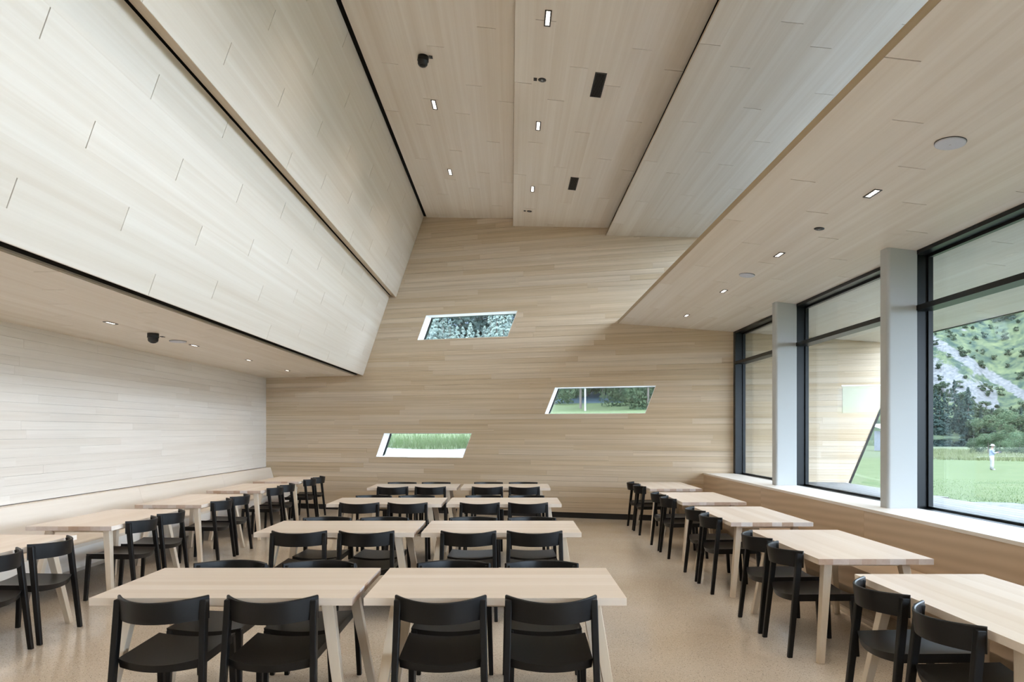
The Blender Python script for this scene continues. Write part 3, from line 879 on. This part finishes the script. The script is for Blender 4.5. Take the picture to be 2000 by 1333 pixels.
# strip behind the far wall, laid out along the wall
us = [-900, -700, -500, -350, -250, -180, -130, -95] + [-70 + i * 2.0 for i in range(34)] + [-2 + i * .8 for i in range(11)] + [8, 10, 14, 20, 30, 45, 70]
vs_ = [.30, .6, 1.2, 2, 3, 4, 4.6, 5.2, 6, 7, 8, 10, 13, 17, 22, 28, 35, 45, 60, 75, 90, 110, 130, 160, 200, 250, 320, 420, 550, 700]
def fieldpt(u, v):
    x = u + NRM.x * v; y = bwY(u) + NRM.y * v
    return (x, y, ground(x, y))
vv = [fieldpt(u, v) for v in vs_ for u in us]; n = len(us)
ff = [(j * n + i, j * n + i + 1, (j + 1) * n + i + 1, (j + 1) * n + i) for j in range(len(vs_) - 1) for i in range(n - 1) if not (us[i] > 6.5 and vs_[j] < 1) and (vv[j * n + i][0] - 2.2) / vv[j * n + i][1] < .345]
cut = vs_.index(60)
M['field'] = grass_mat('field', (.090, .130, .045), (.115, .145, .060), (.135, .155, .080), .3, 4.0)
tag(pyd('field', vv, [q for q in ff if q[0] // n < cut], M['field'], None, True, True), 'rising meadow behind the far wall', kind='structure')
M['forest'] = grass_mat('forest', (.050, .085, .115), (.062, .100, .130), (.075, .115, .140), .05, .25)  # blue of the distance haze is put into the hillside colour
tag(pyd('wooded_hill', vv, [q for q in ff if q[0] // n >= cut], M['forest'], None, True, True), 'dark wooded hillside behind the far wall, tinted blue for haze', kind='structure')
us2 = [-12 + i * 1.0 for i in range(17)]
vv = []; v2 = [.31, 2, 4, 5.0]
for v in v2:
    for u in us2:
        p_ = fieldpt(u, v + (.12 * math.sin(u * 2.3) + .1 * math.sin(u * 5.1) if v == 5.0 else 0)); vv.append((p_[0], p_[1], p_[2] + .02))
n = len(us2)
ff = [(j * n + i, j * n + i + 1, (j + 1) * n + i + 1, (j + 1) * n + i) for j in range(3) for i in range(n - 1)]
tag(pyd('gravel_path', vv, ff, M['road_gravel'], None, False, True), 'pale gravel path behind the far wall', kind='structure')
gp = MB(); gp.hexa([(5.63, -12, .30), (7.0, -12, .30), (8.1, 11.0, .30), (5.63, 11.4, .30), (5.63, -12, .485), (7.0, -12, .475), (8.1, 11.0, .47), (5.63, 11.4, .485)])
tag(gp.build('gravel_strip', M['gravel']), 'grey gravel strip beside the terrace', kind='structure')

# terrace
deck = empty('terrace', (4.12, 3.5, .5)); tag(deck, 'weathered grey timber terrace outside the windows', kind='structure')
for k in range(11):
    x0 = 4.11 + k * .138
    board('deck_board', M['deck'], deck, (x0 + .065 - 4.12, (bwY(x0) - .02 + YF - 4) / 2 - 3.5, .245), (.130, bwY(x0) - .02 - YF + 4, .03))
for k in range(10):
    board('joist', M['deck'], deck, (.75, -7 + k * 1.9 - 0.5, .10), (1.50, .06, .26))
bs = empty('timber_step', (6.1, 10.3, .47)); tag(bs, 'short dark timber step at the terrace edge', 'step')
MB().box(-.55, .42, -.14, .14, .10, .17).build('tread', simple('step_wood', (.05, .038, .03), .7), bs)
for s in (-1, 1): MB().box(s * .36 - .04, s * .36 + .04, -.12, .12, -.02, .10).build('support', M['deck'], bs)

# grass blades
def blades(name, pts, h0, h1, w, label, mat):
    v = []; f = []
    for (x, y, z) in pts:
        h = R.uniform(h0, h1); a = R.uniform(0, 6.28); ww = w * R.uniform(.6, 1.3)
        dx, dy = math.cos(a) * ww, math.sin(a) * ww
        bx, by = R.gauss(0, .18) * h, R.gauss(0, .18) * h
        n = len(v)
        v += [(x - dx, y - dy, z - .02), (x + dx, y + dy, z - .02), (x + bx * .5 + dx * .5, y + by * .5 + dy * .5, z + h * .6), (x + bx, y + by, z + h)]
        f += [(n, n + 1, n + 2), (n, n + 2, n + 3)]
    me = bpy.data.meshes.new(name); me.from_pydata(v, [], f)
    return tag(mesh_obj(name, me, mat), label, 'grass', kind='stuff')
pts = []
for _ in range(16000):
    u = R.uniform(-8, 4); v = 4.85 + abs(R.gauss(0, 1)) * 2.2
    pts.append(fieldpt(u, v))
blades('path_edge_grass', pts, .08, .24, .006, 'long grass growing along the gravel path', M['blade'])
pts = []
for _ in range(14000):
    r = R.uniform(87, 140); a = R.uniform(.50, .72)
    x, y = r * math.sin(a), r * math.cos(a); pts.append((x, y, ground(x, y)))
M['meadow_blade'] = grass_mat('meadow_blade', (.17, .205, .085), (.23, .25, .13), (.27, .28, .17), .25, 3.0)
blades('meadow_grass', pts, .2, .5, .05, 'tall pale meadow grass before the lake', M['meadow_blade'])
pts = []
for _ in range(16000):
    y = 6 + 24 * R.random() ** 1.5; x = y * R.uniform(.5, .92)
    if x < 5.7 or (x < 8.2 and y < 11.2): continue
    pts.append((x, y, ground(x, y)))
blades('lawn_grass', pts, .012, .035, .006, 'short blades of grass on the lawn near the terrace', M['blade'])

# lake
m, nt, p = new_mat('water')
p.inputs['Base Color'].default_value = (.012, .024, .028, 1); p.inputs['Roughness'].default_value = .0; p.inputs['Specular IOR Level'].default_value = .5
lk = []; lf = []
na = 24
for r in (95, 470):
    for k in range(na + 1):
        a = math.radians(10 + 70 * k / na); lk.append((r * math.sin(a), r * math.cos(a), -1.95))
lf = [(k, k + 1, na + 2 + k, na + 1 + k) for k in range(na)]
tag(pyd('lake', lk, lf, m, None, False, True), 'dark green lake below the mountainside', 'lake', kind='structure')

# mountainside with scree
def hill_mat():
    m, nt, p = new_mat('mountain'); L = nt.links.new
    at = N(nt, 'ShaderNodeAttribute'); at.attribute_name = 'scree'
    g = N(nt, 'ShaderNodeNewGeometry')
    n1 = N(nt, 'ShaderNodeTexNoise'); n1.inputs['Scale'].default_value = .20; n1.inputs['Detail'].default_value = 9; n1.inputs['Roughness'].default_value = .8; L(g.outputs['Position'], n1.inputs['Vector'])
    ad = N(nt, 'ShaderNodeMath', operation='MULTIPLY_ADD'); L(n1.outputs['Fac'], ad.inputs[0]); ad.inputs[1].default_value = 1.5; L(at.outputs['Fac'], ad.inputs[2])
    rm = N(nt, 'ShaderNodeValToRGB'); rm.color_ramp.elements[0].position = .98; rm.color_ramp.elements[1].position = 1.12
    sub = N(nt, 'ShaderNodeMath', operation='SUBTRACT'); L(ad.outputs[0], sub.inputs[0]); sub.inputs[1].default_value = .18
    L(sub.outputs[0], rm.inputs['Fac'])
    n2 = N(nt, 'ShaderNodeTexNoise'); n2.inputs['Scale'].default_value = .11; n2.inputs['Detail'].default_value = 10; n2.inputs['Roughness'].default_value = .78; L(g.outputs['Position'], n2.inputs['Vector'])
    rg = N(nt, 'ShaderNodeValToRGB'); rg.color_ramp.elements[0].position = .42; rg.color_ramp.elements[1].position = .60
    rg.color_ramp.elements[0].color = (.019, .030, .024, 1); rg.color_ramp.elements[1].color = (.070, .082, .042, 1); L(n2.outputs['Fac'], rg.inputs['Fac'])
    n3 = N(nt, 'ShaderNodeTexNoise'); n3.inputs['Scale'].default_value = .6; n3.inputs['Detail'].default_value = 6; L(g.outputs['Position'], n3.inputs['Vector'])
    rs = N(nt, 'ShaderNodeValToRGB'); rs.color_ramp.elements[0].position = .33; rs.color_ramp.elements[1].position = .62
    rs.color_ramp.elements[0].color = (.050, .052, .054, 1); rs.color_ramp.elements[1].color = (.098, .097, .096, 1); L(n3.outputs['Fac'], rs.inputs['Fac'])
    mx = N(nt, 'ShaderNodeMix', data_type='RGBA'); L(rm.outputs['Color'], mx.inputs[0]); L(rg.outputs['Color'], mx.inputs[6]); L(rs.outputs['Color'], mx.inputs[7])
    L(mx.outputs[2], p.inputs['Base Color']); p.inputs['Roughness'].default_value = .95; p.inputs['Specular IOR Level'].default_value = .05
    return m
def hill_z(a, r):
    x, y = r * math.sin(a), r * math.cos(a)
    sh = 430 + 12 * math.sin(a * 23) + 8 * math.sin(a * 51 + 1)
    t = r - sh
    if t < 0: return -2.6
    fade = sstep(math.radians(8), math.radians(24), a) * (1 - sstep(math.radians(45), math.radians(60), a))   # lowered at both sides, out of view, so skylight reaches the clerestory
    z = -1.9 + 3.0 * sstep(0, 14, t) + max(0, t - 20) * ((.62 + .10 * math.sin(a * 9 + .8)) * fade + .03)
    z += (.15 + .85 * fade) * min(1, t / 60) * (7 * mnoise.noise((x * .02, y * .02, 1.3)) + 3 * mnoise.noise((x * .06, y * .06, 4.1)))
    return z
HA = [math.radians(-30 + i * (24 if i < 0 else 0)) for i in range(0)]
HA = [math.radians(d) for d in list(range(-75, 24, 3)) + [24 + i * .22 for i in range(96)] + list(range(46, 130, 4))]
HR = [415, 426, 434, 440] + [446 + 4.2 * i for i in range(48)] + [660, 690, 740, 800, 880, 980]
hv = []; scr = []
for r in HR:
    for a in HA:
        z_ = hill_z(a, r); x, y = r * math.sin(a), r * math.cos(a)
        hv.append((x, y, z_))
        # scree chutes fall across the slope: s runs along the hill, h up it
        s = (math.tan(a) - .62) / .133 if -1.3 < a < 1.4 else 9; h = (z_ - HC) / max(1, y)
        if y <= 0: scr.append(0); continue
        hh = h * 1333; t = 0
        c1_ = 176 - 108 * s; t = max(t, 1 - abs(hh - c1_) / 19)              # long chute
        c2_ = 120 - 92 * s; t = max(t, 1.0 - abs(hh - c2_ + 10) / 62 if s < .70 else 0)  # broad fan on the lower flank
        c3_ = 215 - 60 * s; t = max(t, .55 - abs(hh - c3_) / 14 if s < .5 else 0)
        scr.append(max(0, min(1, t)) * .85)
n = len(HA)
hf = [(j * n + i, j * n + i + 1, (j + 1) * n + i + 1, (j + 1) * n + i) for j in range(len(HR) - 1) for i in range(n - 1)]
hill = pyd('mountain', hv, hf, hill_mat(), None, True, True)
at_ = hill.data.attributes.new('scree', 'FLOAT', 'POINT')
for i, s in enumerate(scr): at_.data[i].value = s
tag(hill, 'steep green mountainside with pale scree chutes beyond the lake', 'mountain', kind='structure')

# ------------------------------------------------------------------ trees
def leafy_mat(name, c0, c1, sc_=1.5):
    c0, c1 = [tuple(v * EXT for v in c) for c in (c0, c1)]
    m, nt, p = new_mat(name); L = nt.links.new
    oi = N(nt, 'ShaderNodeObjectInfo'); g = N(nt, 'ShaderNodeNewGeometry')
    a = N(nt, 'ShaderNodeTexNoise'); a.inputs['Scale'].default_value = sc_; a.inputs['Detail'].default_value = 4; L(g.outputs['Position'], a.inputs['Vector'])
    r = N(nt, 'ShaderNodeValToRGB'); r.color_ramp.elements[0].position = .35; r.color_ramp.elements[1].position = .65
    r.color_ramp.elements[0].color = (*c0, 1); r.color_ramp.elements[1].color = (*c1, 1); L(a.outputs['Fac'], r.inputs['Fac'])
    h = N(nt, 'ShaderNodeHueSaturation'); mr = N(nt, 'ShaderNodeMapRange'); mr.inputs['To Min'].default_value = .75; mr.inputs['To Max'].default_value = 1.25
    L(oi.outputs['Random'], mr.inputs['Value']); L(mr.outputs[0], h.inputs['Value']); L(r.outputs['Color'], h.inputs['Color'])
    L(h.outputs[0], p.inputs['Base Color']); p.inputs['Roughness'].default_value = .85; p.inputs['Specular IOR Level'].default_value = .12
    tl = N(nt, 'ShaderNodeBsdfTranslucent'); L(h.outputs[0], tl.inputs['Color'])
    ms = N(nt, 'ShaderNodeMixShader'); ms.inputs[0].default_value = .45
    out = [q for q in nt.nodes if q.type == 'OUTPUT_MATERIAL'][0]
    L(p.outputs[0], ms.inputs[1]); L(tl.outputs[0], ms.inputs[2]); L(ms.outputs[0], out.inputs[0])
    return m
M['needle'] = leafy_mat('needle', (.34, .44, .40), (.46, .55, .46), .8)  # pale bluish tint paints distance haze into the needles
M['needle_far'] = leafy_mat('needle_far', (.080, .125, .112), (.130, .180, .150), .6)
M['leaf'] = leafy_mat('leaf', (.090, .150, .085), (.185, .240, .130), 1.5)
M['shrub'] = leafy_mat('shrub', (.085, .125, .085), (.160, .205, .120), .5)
M['bark'] = simple('bark', (.09, .075, .065), .9, .1)
M['birch'] = simple('birch', (.20, .20, .19), .8, .1, noise=.2, nscale=4)

def conifer_meshes(seed, cards=4200, size=.011, mat='needle'):
    """a cone of small drooping sprays around a straight trunk"""
    rr = random.Random(seed); v = []; f = []
    tiers = [(rr.uniform(.05, .97), rr.uniform(0, 6.28), rr.uniform(.65, 1.2)) for _ in range(130)]
    for _ in range(cards):
        t, a0, q = rr.choice(tiers)
        rad = (.19 * (1 - t) ** .9 + .008) * q; k = rr.random() ** .6
        a = a0 + rr.gauss(0, .22); r = rad * k
        p = Vector((math.cos(a) * r, math.sin(a) * r, t - r * .35 + rr.gauss(0, .006)))
        nrm = Vector((math.cos(a) + rr.gauss(0, .6), math.sin(a) + rr.gauss(0, .6), rr.gauss(.35, .5))).normalized()
        u = nrm.cross(Vector((rr.gauss(0, .4), rr.gauss(0, .4), 1))).normalized(); w = nrm.cross(u)
        s_ = size * rr.uniform(.6, 1.3) * (.6 + .6 * (1 - t))
        n = len(v); v += [p - u * s_, p - w * s_ * 1.1, p + u * s_, p + w * s_ * .8]; f.append((n, n + 1, n + 2, n + 3))
    me = bpy.data.meshes.new('foliage'); me.from_pydata([tuple(x) for x in v], [], f); me.materials.append(M[mat])
    tm = MB().lathe([(.012, 0), (.008, .5), (.002, .97)], 7)
    t_ = bpy.data.meshes.new('trunk'); t_.from_pydata(tm.v, [], tm.f); t_.materials.append(M['bark'])
    return me, t_
def broadleaf_meshes(seed, cards=900, mat='leaf', trunk='bark', bushy=False):
    rr = random.Random(seed); v = []; f = []
    cl_ = []
    for _ in range(16):
        a = rr.uniform(0, 6.28); zz = rr.uniform(.05 if bushy else .32, .86); w = (.42 if bushy else .30) * math.sqrt(max(.05, 1 - ((zz - .5) / .55) ** 2))
        cl_.append((math.cos(a) * w * rr.uniform(.2, 1), math.sin(a) * w * rr.uniform(.2, 1), zz, rr.uniform(.10, .18)))
    for _ in range(cards):
        cx, cy, cz, cr = rr.choice(cl_)
        d = Vector((rr.gauss(0, 1), rr.gauss(0, 1), rr.gauss(0, 1))).normalized() * cr * rr.uniform(.75, 1.08)
        p = Vector((cx, cy, cz)) + d; s = rr.uniform(.016, .032) * (1.9 if mat == 'shrub' else 1 if cards < 2000 else .55)
        u = d.cross(Vector((rr.gauss(0, 1), rr.gauss(0, 1), rr.gauss(0, 1)))).normalized() * s; w = (d.normalized() * .6 + u.cross(d).normalized()).normalized() * s
        n = len(v); v += [p - u - w * .3, p + w, p + u - w * .3, p - w]; f.append((n, n + 1, n + 2, n + 3))
    me = bpy.data.meshes.new('foliage'); me.from_pydata([tuple(q) for q in v], [], f); me.materials.append(M[mat])
    tm = MB().lathe([(.016, 0), (.011, .4), (.004, .75)] if trunk == 'bark' else [(.009, 0), (.007, .4), (.003, .75)], 8)
    for k in range(5):
        a = k * 1.3; b = Vector((.22 * math.cos(a), .22 * math.sin(a), .62 + .03 * k)); c = Vector((0, 0, .30 + .05 * k))
        tm.prism([c + Vector((.007, 0, 0)), c + Vector((-.004, .006, 0)), c + Vector((-.004, -.006, 0))], b - c)
    t_ = bpy.data.meshes.new('trunk'); t_.from_pydata(tm.v, [], tm.f); t_.materials.append(M[trunk])
    return me, t_
CON = [conifer_meshes(s) for s in (1, 2, 3)]
CONF = [conifer_meshes(s, 2200, .016, 'needle_far') for s in (4, 5)]
BRD = [broadleaf_meshes(s) for s in (11, 12, 13)]
BIR = broadleaf_meshes(21, 800, 'leaf', 'birch')
BSH = [broadleaf_meshes(s, 700, 'shrub', 'bark', True) for s in (31, 32, 33)]
BSN = [broadleaf_meshes(s, 6500, 'leaf', 'bark', True) for s in (41, 42)]

def plant(name, ms, x, y, z, h, label, cat, group, wide=1.0):
    e = empty(name, (x, y, z), R.uniform(0, 6.28)); e.scale = (h * wide, h * wide, h)
    tag(e, label, cat, group)
    mesh_obj('foliage', ms[0], None, e); mesh_obj('trunk', ms[1], None, e)
    return e
def px(x, Y): return (x - 998) / 1333.0 * Y
# forest edge behind the far wall
def nth(i): return ['first', 'second', 'third', 'fourth', 'fifth', 'sixth', 'seventh', 'eighth', 'ninth', 'tenth', 'eleventh', 'twelfth', 'thirteenth', 'fourteenth', 'fifteenth', 'sixteenth', 'seventeenth', 'eighteenth'][i]
w1x = [822, 838, 851, 866, 879, 893, 904, 919, 934, 946, 958, 970, 984, 997, 1010, 1026, 805]
def top_h(Y, x, iy): return HC + (842 - iy) / 1333.0 * Y - ground(x, Y)
for (ix, iy, Y, k) in [(822, 612, 128, 0), (838, 600, 134, 1), (851, 596, 126, 2), (866, 604, 138, 0), (879, 622, 122, 1), (893, 632, 126, 2), (904, 634, 134, 0), (919, 627, 118, 1), (934, 640, 128, 2),
                       (946, 634, 124, 1), (958, 608, 134, 0), (970, 596, 126, 2), (984, 592, 132, 1), (997, 600, 122, 0), (1010, 604, 136, 2), (1026, 600, 130, 0), (805, 604, 130, 2)]:
    x = px(ix, Y); plant('conifer', CON[k], x, Y, ground(x, Y) - .1, top_h(Y, x, iy), 'light green conifer in the high slanted window, %s from its upright edge' % nth(sorted(w1x).index(ix)), 'tree', 'conifers behind the far wall', R.uniform(1.0, 1.25))
for i in range(20):
    Y = 185 + (i % 4) * 16; x = px(790 + i * 27 + R.uniform(-6, 6), Y)
    plant('conifer', CONF[i % 2], x, Y, ground(x, Y) - .2, R.uniform(30, 38), 'dark bluish conifer deep in the forest behind the far wall', 'tree', 'dark forest conifers', R.uniform(1.0, 1.3))
for (ix, Y, h, k) in [(1082, 72, 9.5, 0), (1098, 84, 11, 1), (1112, 78, 11, 0), (1128, 90, 12, 1), (1146, 82, 11, 0), (1162, 92, 13, 1), (1178, 80, 11, 0), (1194, 88, 12, 1), (1212, 74, 10, 1), (1228, 80, 11, 0), (1240, 66, 9.5, 0), (1266, 58, 9, 1), (1292, 66, 11, 0)]:
    x = px(ix, Y); plant('broadleaf_tree', BSN[k], x, Y, ground(x, Y) - .6, h, 'leafy tree at the meadow edge in the middle slanted window, %s in the row' % nth([1082, 1098, 1112, 1128, 1146, 1162, 1178, 1194, 1212, 1228, 1240, 1266, 1292].index(ix)), 'tree', 'leafy trees behind the far wall', R.uniform(.75, .95))
for i in range(8):
    Y = 104 + (i % 3) * 5; x = px(1074 + i * 31, Y); plant('conifer', CONF[i % 2], x, Y, ground(x, Y) - .2, 17 + (i * 37 % 5), 'dark conifer behind the leafy trees in the middle slanted window, %s along' % nth(i), 'tree', 'dark conifers behind the leafy trees', 1.3)
x = px(1143, 57); plant('birch_tree', BIR, x, 57, ground(x, 57) - .1, 9.5, 'white-stemmed birch at the meadow edge', 'tree', None, .9)
x = px(1134, 62); plant('slender_tree', BRD[0], x, 62, ground(x, 62) - .1, 9.5, 'slender dark-stemmed tree beside the white birch', 'tree', None, .8)
# far shore and mountainside, seen through the wide window
for i in range(26):
    a = math.atan((1812 + i * 8.2 + R.uniform(-4, 4) - 998) / 1333.0); r = R.uniform(434, 452)
    x, y = r * math.sin(a), r * math.cos(a); z_ = hill_z(a, r)
    if i < 11 or R.random() < .35: plant('shore_conifer', CONF[i % 2], x, y, z_ - .5, R.uniform(17, 30) if i < 11 else R.uniform(11, 18), 'dark conifer on the far lake shore, %s' % ('%s in the tall group' % nth(i) if i < 11 else '%s past the tall group' % nth(i - 11)), 'tree', 'far shore conifers', R.uniform(.9, 1.25))
    else: plant('shore_tree', BSH[i % 3], x, y, z_ - .5, R.uniform(9, 15), 'round leafy tree on the far lake shore, %s along the row' % nth(min(17, i - 11)), 'tree', 'far shore leafy trees', R.uniform(.8, 1.1))
for i in range(150):
    ixp = R.uniform(1812, 2040); a = math.atan((ixp - 998) / 1333.0); r = 455 + 150 * R.random() ** 1.3
    x, y = r * math.sin(a), r * math.cos(a)
    if R.random() < .35 and r > 490: continue
    plant('mountain_shrub', BSH[i % 3], x, y, hill_z(a, r) - .4, R.uniform(1.8, 5.2) * (1.7 if r < 482 else 1), 'low green shrub on the mountainside', 'shrub', 'mountainside shrubs', R.uniform(.9, 1.4))
for i in range(24):
    ixp = R.uniform(1895, 2060); a = math.atan((ixp - 998) / 1333.0); r = R.uniform(575, 640)
    x, y = r * math.sin(a), r * math.cos(a)
    plant('mountain_conifer', CONF[i % 2], x, y, hill_z(a, r) - .5, R.uniform(17, 26), 'tall conifer high on the mountainside', 'tree', 'mountainside conifers', R.uniform(.7, .95))
for (ix, Y, h, k, lb) in [(1930, 92, 3.9, 0, 'broad willow bush on the near lake shore, behind the standing person'), (1992, 96, 3.6, 1, 'leafy bush on the near lake shore at the picture edge'),
                      (1962, 100, 2.4, 1, 'small pale bush between the larger lakeside bushes'), (2030, 90, 4.5, 0, 'leafy bush on the lake shore beyond the picture edge'), (1952, 150, 8.5, 1, 'dark leafy tree behind the lakeside bushes'), (1990, 156, 10, 0, 'taller dark tree behind the lakeside bushes')]:
    x = px(ix, Y); plant('lakeside_bush', BSN[k], x, Y, max(ground(x, Y), -1.95) - .2, h, lb, 'bush', 'lakeside bushes', R.uniform(1.15, 1.4))

# ------------------------------------------------------------------ shed
sx, sy = px(1752, 112), 112
sh = empty('shed', (sx, sy, ground(sx, sy)), .15); sh.scale = (1.5, 1.5, 1.12); tag(sh, 'grey timber shed with corrugated roof beyond the terrace', 'shed')
M['shed'] = simple('shed', (.16, .17, .19), .8, noise=.15, nscale=3)
for k in range(14):
    MB().box(-1.75 + k * .25, -1.75 + k * .25 + .235, -1.4, -1.36, 0, 2.85).build('wall_board', M['shed'], sh)
MB().box(-1.7, 1.7, -1.35, 1.4, 0, 2.9).build('body', M['shed'], sh)
MB().box(-1.95, -1.80, -1.6, -1.45, 0, 2.8).build('post', M['white'], sh)
for k in range(18):
    x0 = -2.2 + k * .245
    MB().hexa([(x0, -1.9, 2.75), (x0 + .14, -1.9, 2.75), (x0 + .14, 1.8, 3.9), (x0, 1.8, 3.9), (x0, -1.9, 2.81), (x0 + .14, -1.9, 2.81), (x0 + .14, 1.8, 3.96), (x0, 1.8, 3.96)]).build('roof_rib', M['white'], sh)
MB().hexa([(-2.25, -1.88, 2.72), (2.25, -1.88, 2.72), (2.25, 1.8, 3.87), (-2.25, 1.8, 3.87), (-2.25, -1.88, 2.76), (2.25, -1.88, 2.76), (2.25, 1.8, 3.91), (-2.25, 1.8, 3.91)]).build('roof_sheet', simple('shed_roof', (.05, .055, .06), .6), sh)

# ------------------------------------------------------------------ person on the lawn
def skin_obj(name, verts, edges, radii, mat, parent, sub=2):
    me = bpy.data.meshes.new(name); me.from_pydata(verts, edges, [])
    bm = bmesh.new(); bm.from_mesh(me); lay = bm.verts.layers.skin.verify(); bm.verts.ensure_lookup_table()
    for i, v in enumerate(bm.verts):
        r = radii[i]; v[lay].radius = r if isinstance(r, tuple) else (r, r)
        if i == 0: v[lay].use_root = True
    bm.to_mesh(me); bm.free()
    o = mesh_obj(name, me, mat, parent)
    o.modifiers.new('Skin', 'SKIN'); s = o.modifiers.new('Subsurf', 'SUBSURF'); s.levels = sub; s.render_levels = sub
    for m_ in o.modifiers:
        if m_.type == 'SKIN': m_.use_smooth_shade = True
    return o
Yp = 49.0; Xp = px(1937, Yp)
per = empty('person', (Xp, Yp, ground(Xp, Yp)), math.radians(-18)); per.scale = (1.02,) * 3
tag(per, 'person in pale hat, light blue shirt and white trousers standing on the lawn', 'person')
SKIN = simple('skin', (.15, .085, .06), .6); SH = simple('shirt', (.10, .125, .185), .8); TR = simple('trousers', (.20, .20, .20), .8); HT = simple('hat', (.21, .205, .195), .8)
# body facing +X: pelvis, spine, neck, head, arms raised to the chest, legs
bv = [(0, 0, .95), (-.01, 0, 1.15), (-.01, 0, 1.38), (.02, 0, 1.50), (.045, 0, 1.60), (.055, 0, 1.70),
      (-.01, .17, 1.40), (.06, .21, 1.16), (.27, .12, 1.22), (.35, .09, 1.25),
      (-.01, -.17, 1.40), (.06, -.21, 1.16), (.27, -.12, 1.22), (.35, -.09, 1.25),
      (0, .09, .88), (.03, .10, .50), (-.02, .11, .09), (0, -.09, .88), (.02, -.10, .50), (.0, -.11, .09),
      (.14, .115, .03), (.17, -.115, .03), (.16, 0, 1.62)]
be_ = [(0, 1), (1, 2), (2, 3), (3, 4), (4, 5), (2, 6), (6, 7), (7, 8), (8, 9), (2, 10), (10, 11), (11, 12), (12, 13), (0, 14), (14, 15), (15, 16), (0, 17), (17, 18), (18, 19), (16, 20), (19, 21)]
rad = [.13, .13, .14, .055, .085, .085, .06, .045, .035, .03, .06, .045, .035, .03, .03, .025, .02, .03, .025, .02, .02, .02]
skin_obj('body', bv[:22], be_, rad, SKIN, per, 2)
tv = [bv[1], bv[2], (0, 0, 1.46), bv[6], bv[7], (.20, .15, 1.20), bv[10], bv[11], (.20, -.15, 1.20), (0, 0, .93)]
skin_obj('shirt', tv, [(0, 1), (1, 2), (1, 3), (3, 4), (4, 5), (1, 6), (6, 7), (7, 8), (0, 9)], [(.17, .16), (.18, .17), .08, .085, .065, .055, .085, .065, .055, (.165, .16)], SH, per, 2)
tm = MB()
def loft(rings, seg=14):
    n = len(tm.v)
    for (cx, cy, cz, rx, ry) in rings:
        for k in range(seg):
            a = 2 * math.pi * k / seg; tm.v.append((cx + rx * math.cos(a), cy + ry * math.sin(a), cz))
    for q in range(len(rings) - 1):
        for k in range(seg):
            k2 = (k + 1) % seg; tm.f.append((n + q * seg + k, n + q * seg + k2, n + (q + 1) * seg + k2, n + (q + 1) * seg + k))
    tm.f.append(tuple(n + k for k in range(seg))); tm.f.append(tuple(n + (len(rings) - 1) * seg + k for k in reversed(range(seg))))
loft([(0, 0, .78, .12, .17), (0, 0, .90, .145, .185), (0, 0, 1.0, .14, .17)])
for sgn, dx in ((1, .02), (-1, .01)):
    loft([(dx - .02, sgn * .11, .05, .085, .08), (dx, sgn * .105, .30, .085, .08), (dx + .01, sgn * .10, .50, .09, .085), (dx, sgn * .095, .70, .11, .10), (0, sgn * .09, .86, .125, .105)])
tm.build('trousers', TR, per, True)
for s in (-1, 1):
    sho = MB().lathe([(.06, 0), (.065, .03), (.05, .075), (.02, .085)], 14).build('shoe', TR, per, True)
    sho.scale = (1.9, .8, 1); sho.location = (.07, s * .11, 0)
ht = MB().lathe([(.185, -.02), (.18, -.005), (.115, .01), (.105, .08), (.07, .115), (.01, .12)], 20).build('hat', HT, per, True); ht.location = (.05, 0, 1.70); ht.rotation_euler = (0, .12, 0)
MB().lathe([(.022, 0), (.016, .02), (.004, .03)], 8).build('nose', SKIN, per, True).location = (.13, 0, 1.60)
for s in (-1, 1):
    hd = per
    for k in range(4):
        MB().box(-.01, .05 - .004 * abs(k - 1.5), -.008, .008, -.008, .008).build('finger', SKIN, per).location = (.36, s * (.10 - .0), 1.20 + .02 * k)
    MB().box(-.01, .035, -.009, .009, -.009, .009).build('thumb', SKIN, per).location = (.355, s * .075, 1.29)
hc_ = empty('handheld_camera', (Xp + .44 * math.cos(math.radians(-18)), Yp + .44 * math.sin(math.radians(-18)), ground(Xp, Yp) + 1.27), math.radians(-18))
tag(hc_, 'black camera held up by the person on the lawn', 'camera')
MB().box(-.05, .05, -.10, .10, -.08, .10).build('camera_body', M['dark_plastic'], hc_)
MB().box(.05, .16, -.045, .045, -.03, .06).build('lens_barrel', M['frame'], hc_)
MB().box(-.03, .03, -.03, .03, .10, .13).build('viewfinder', M['frame'], hc_)
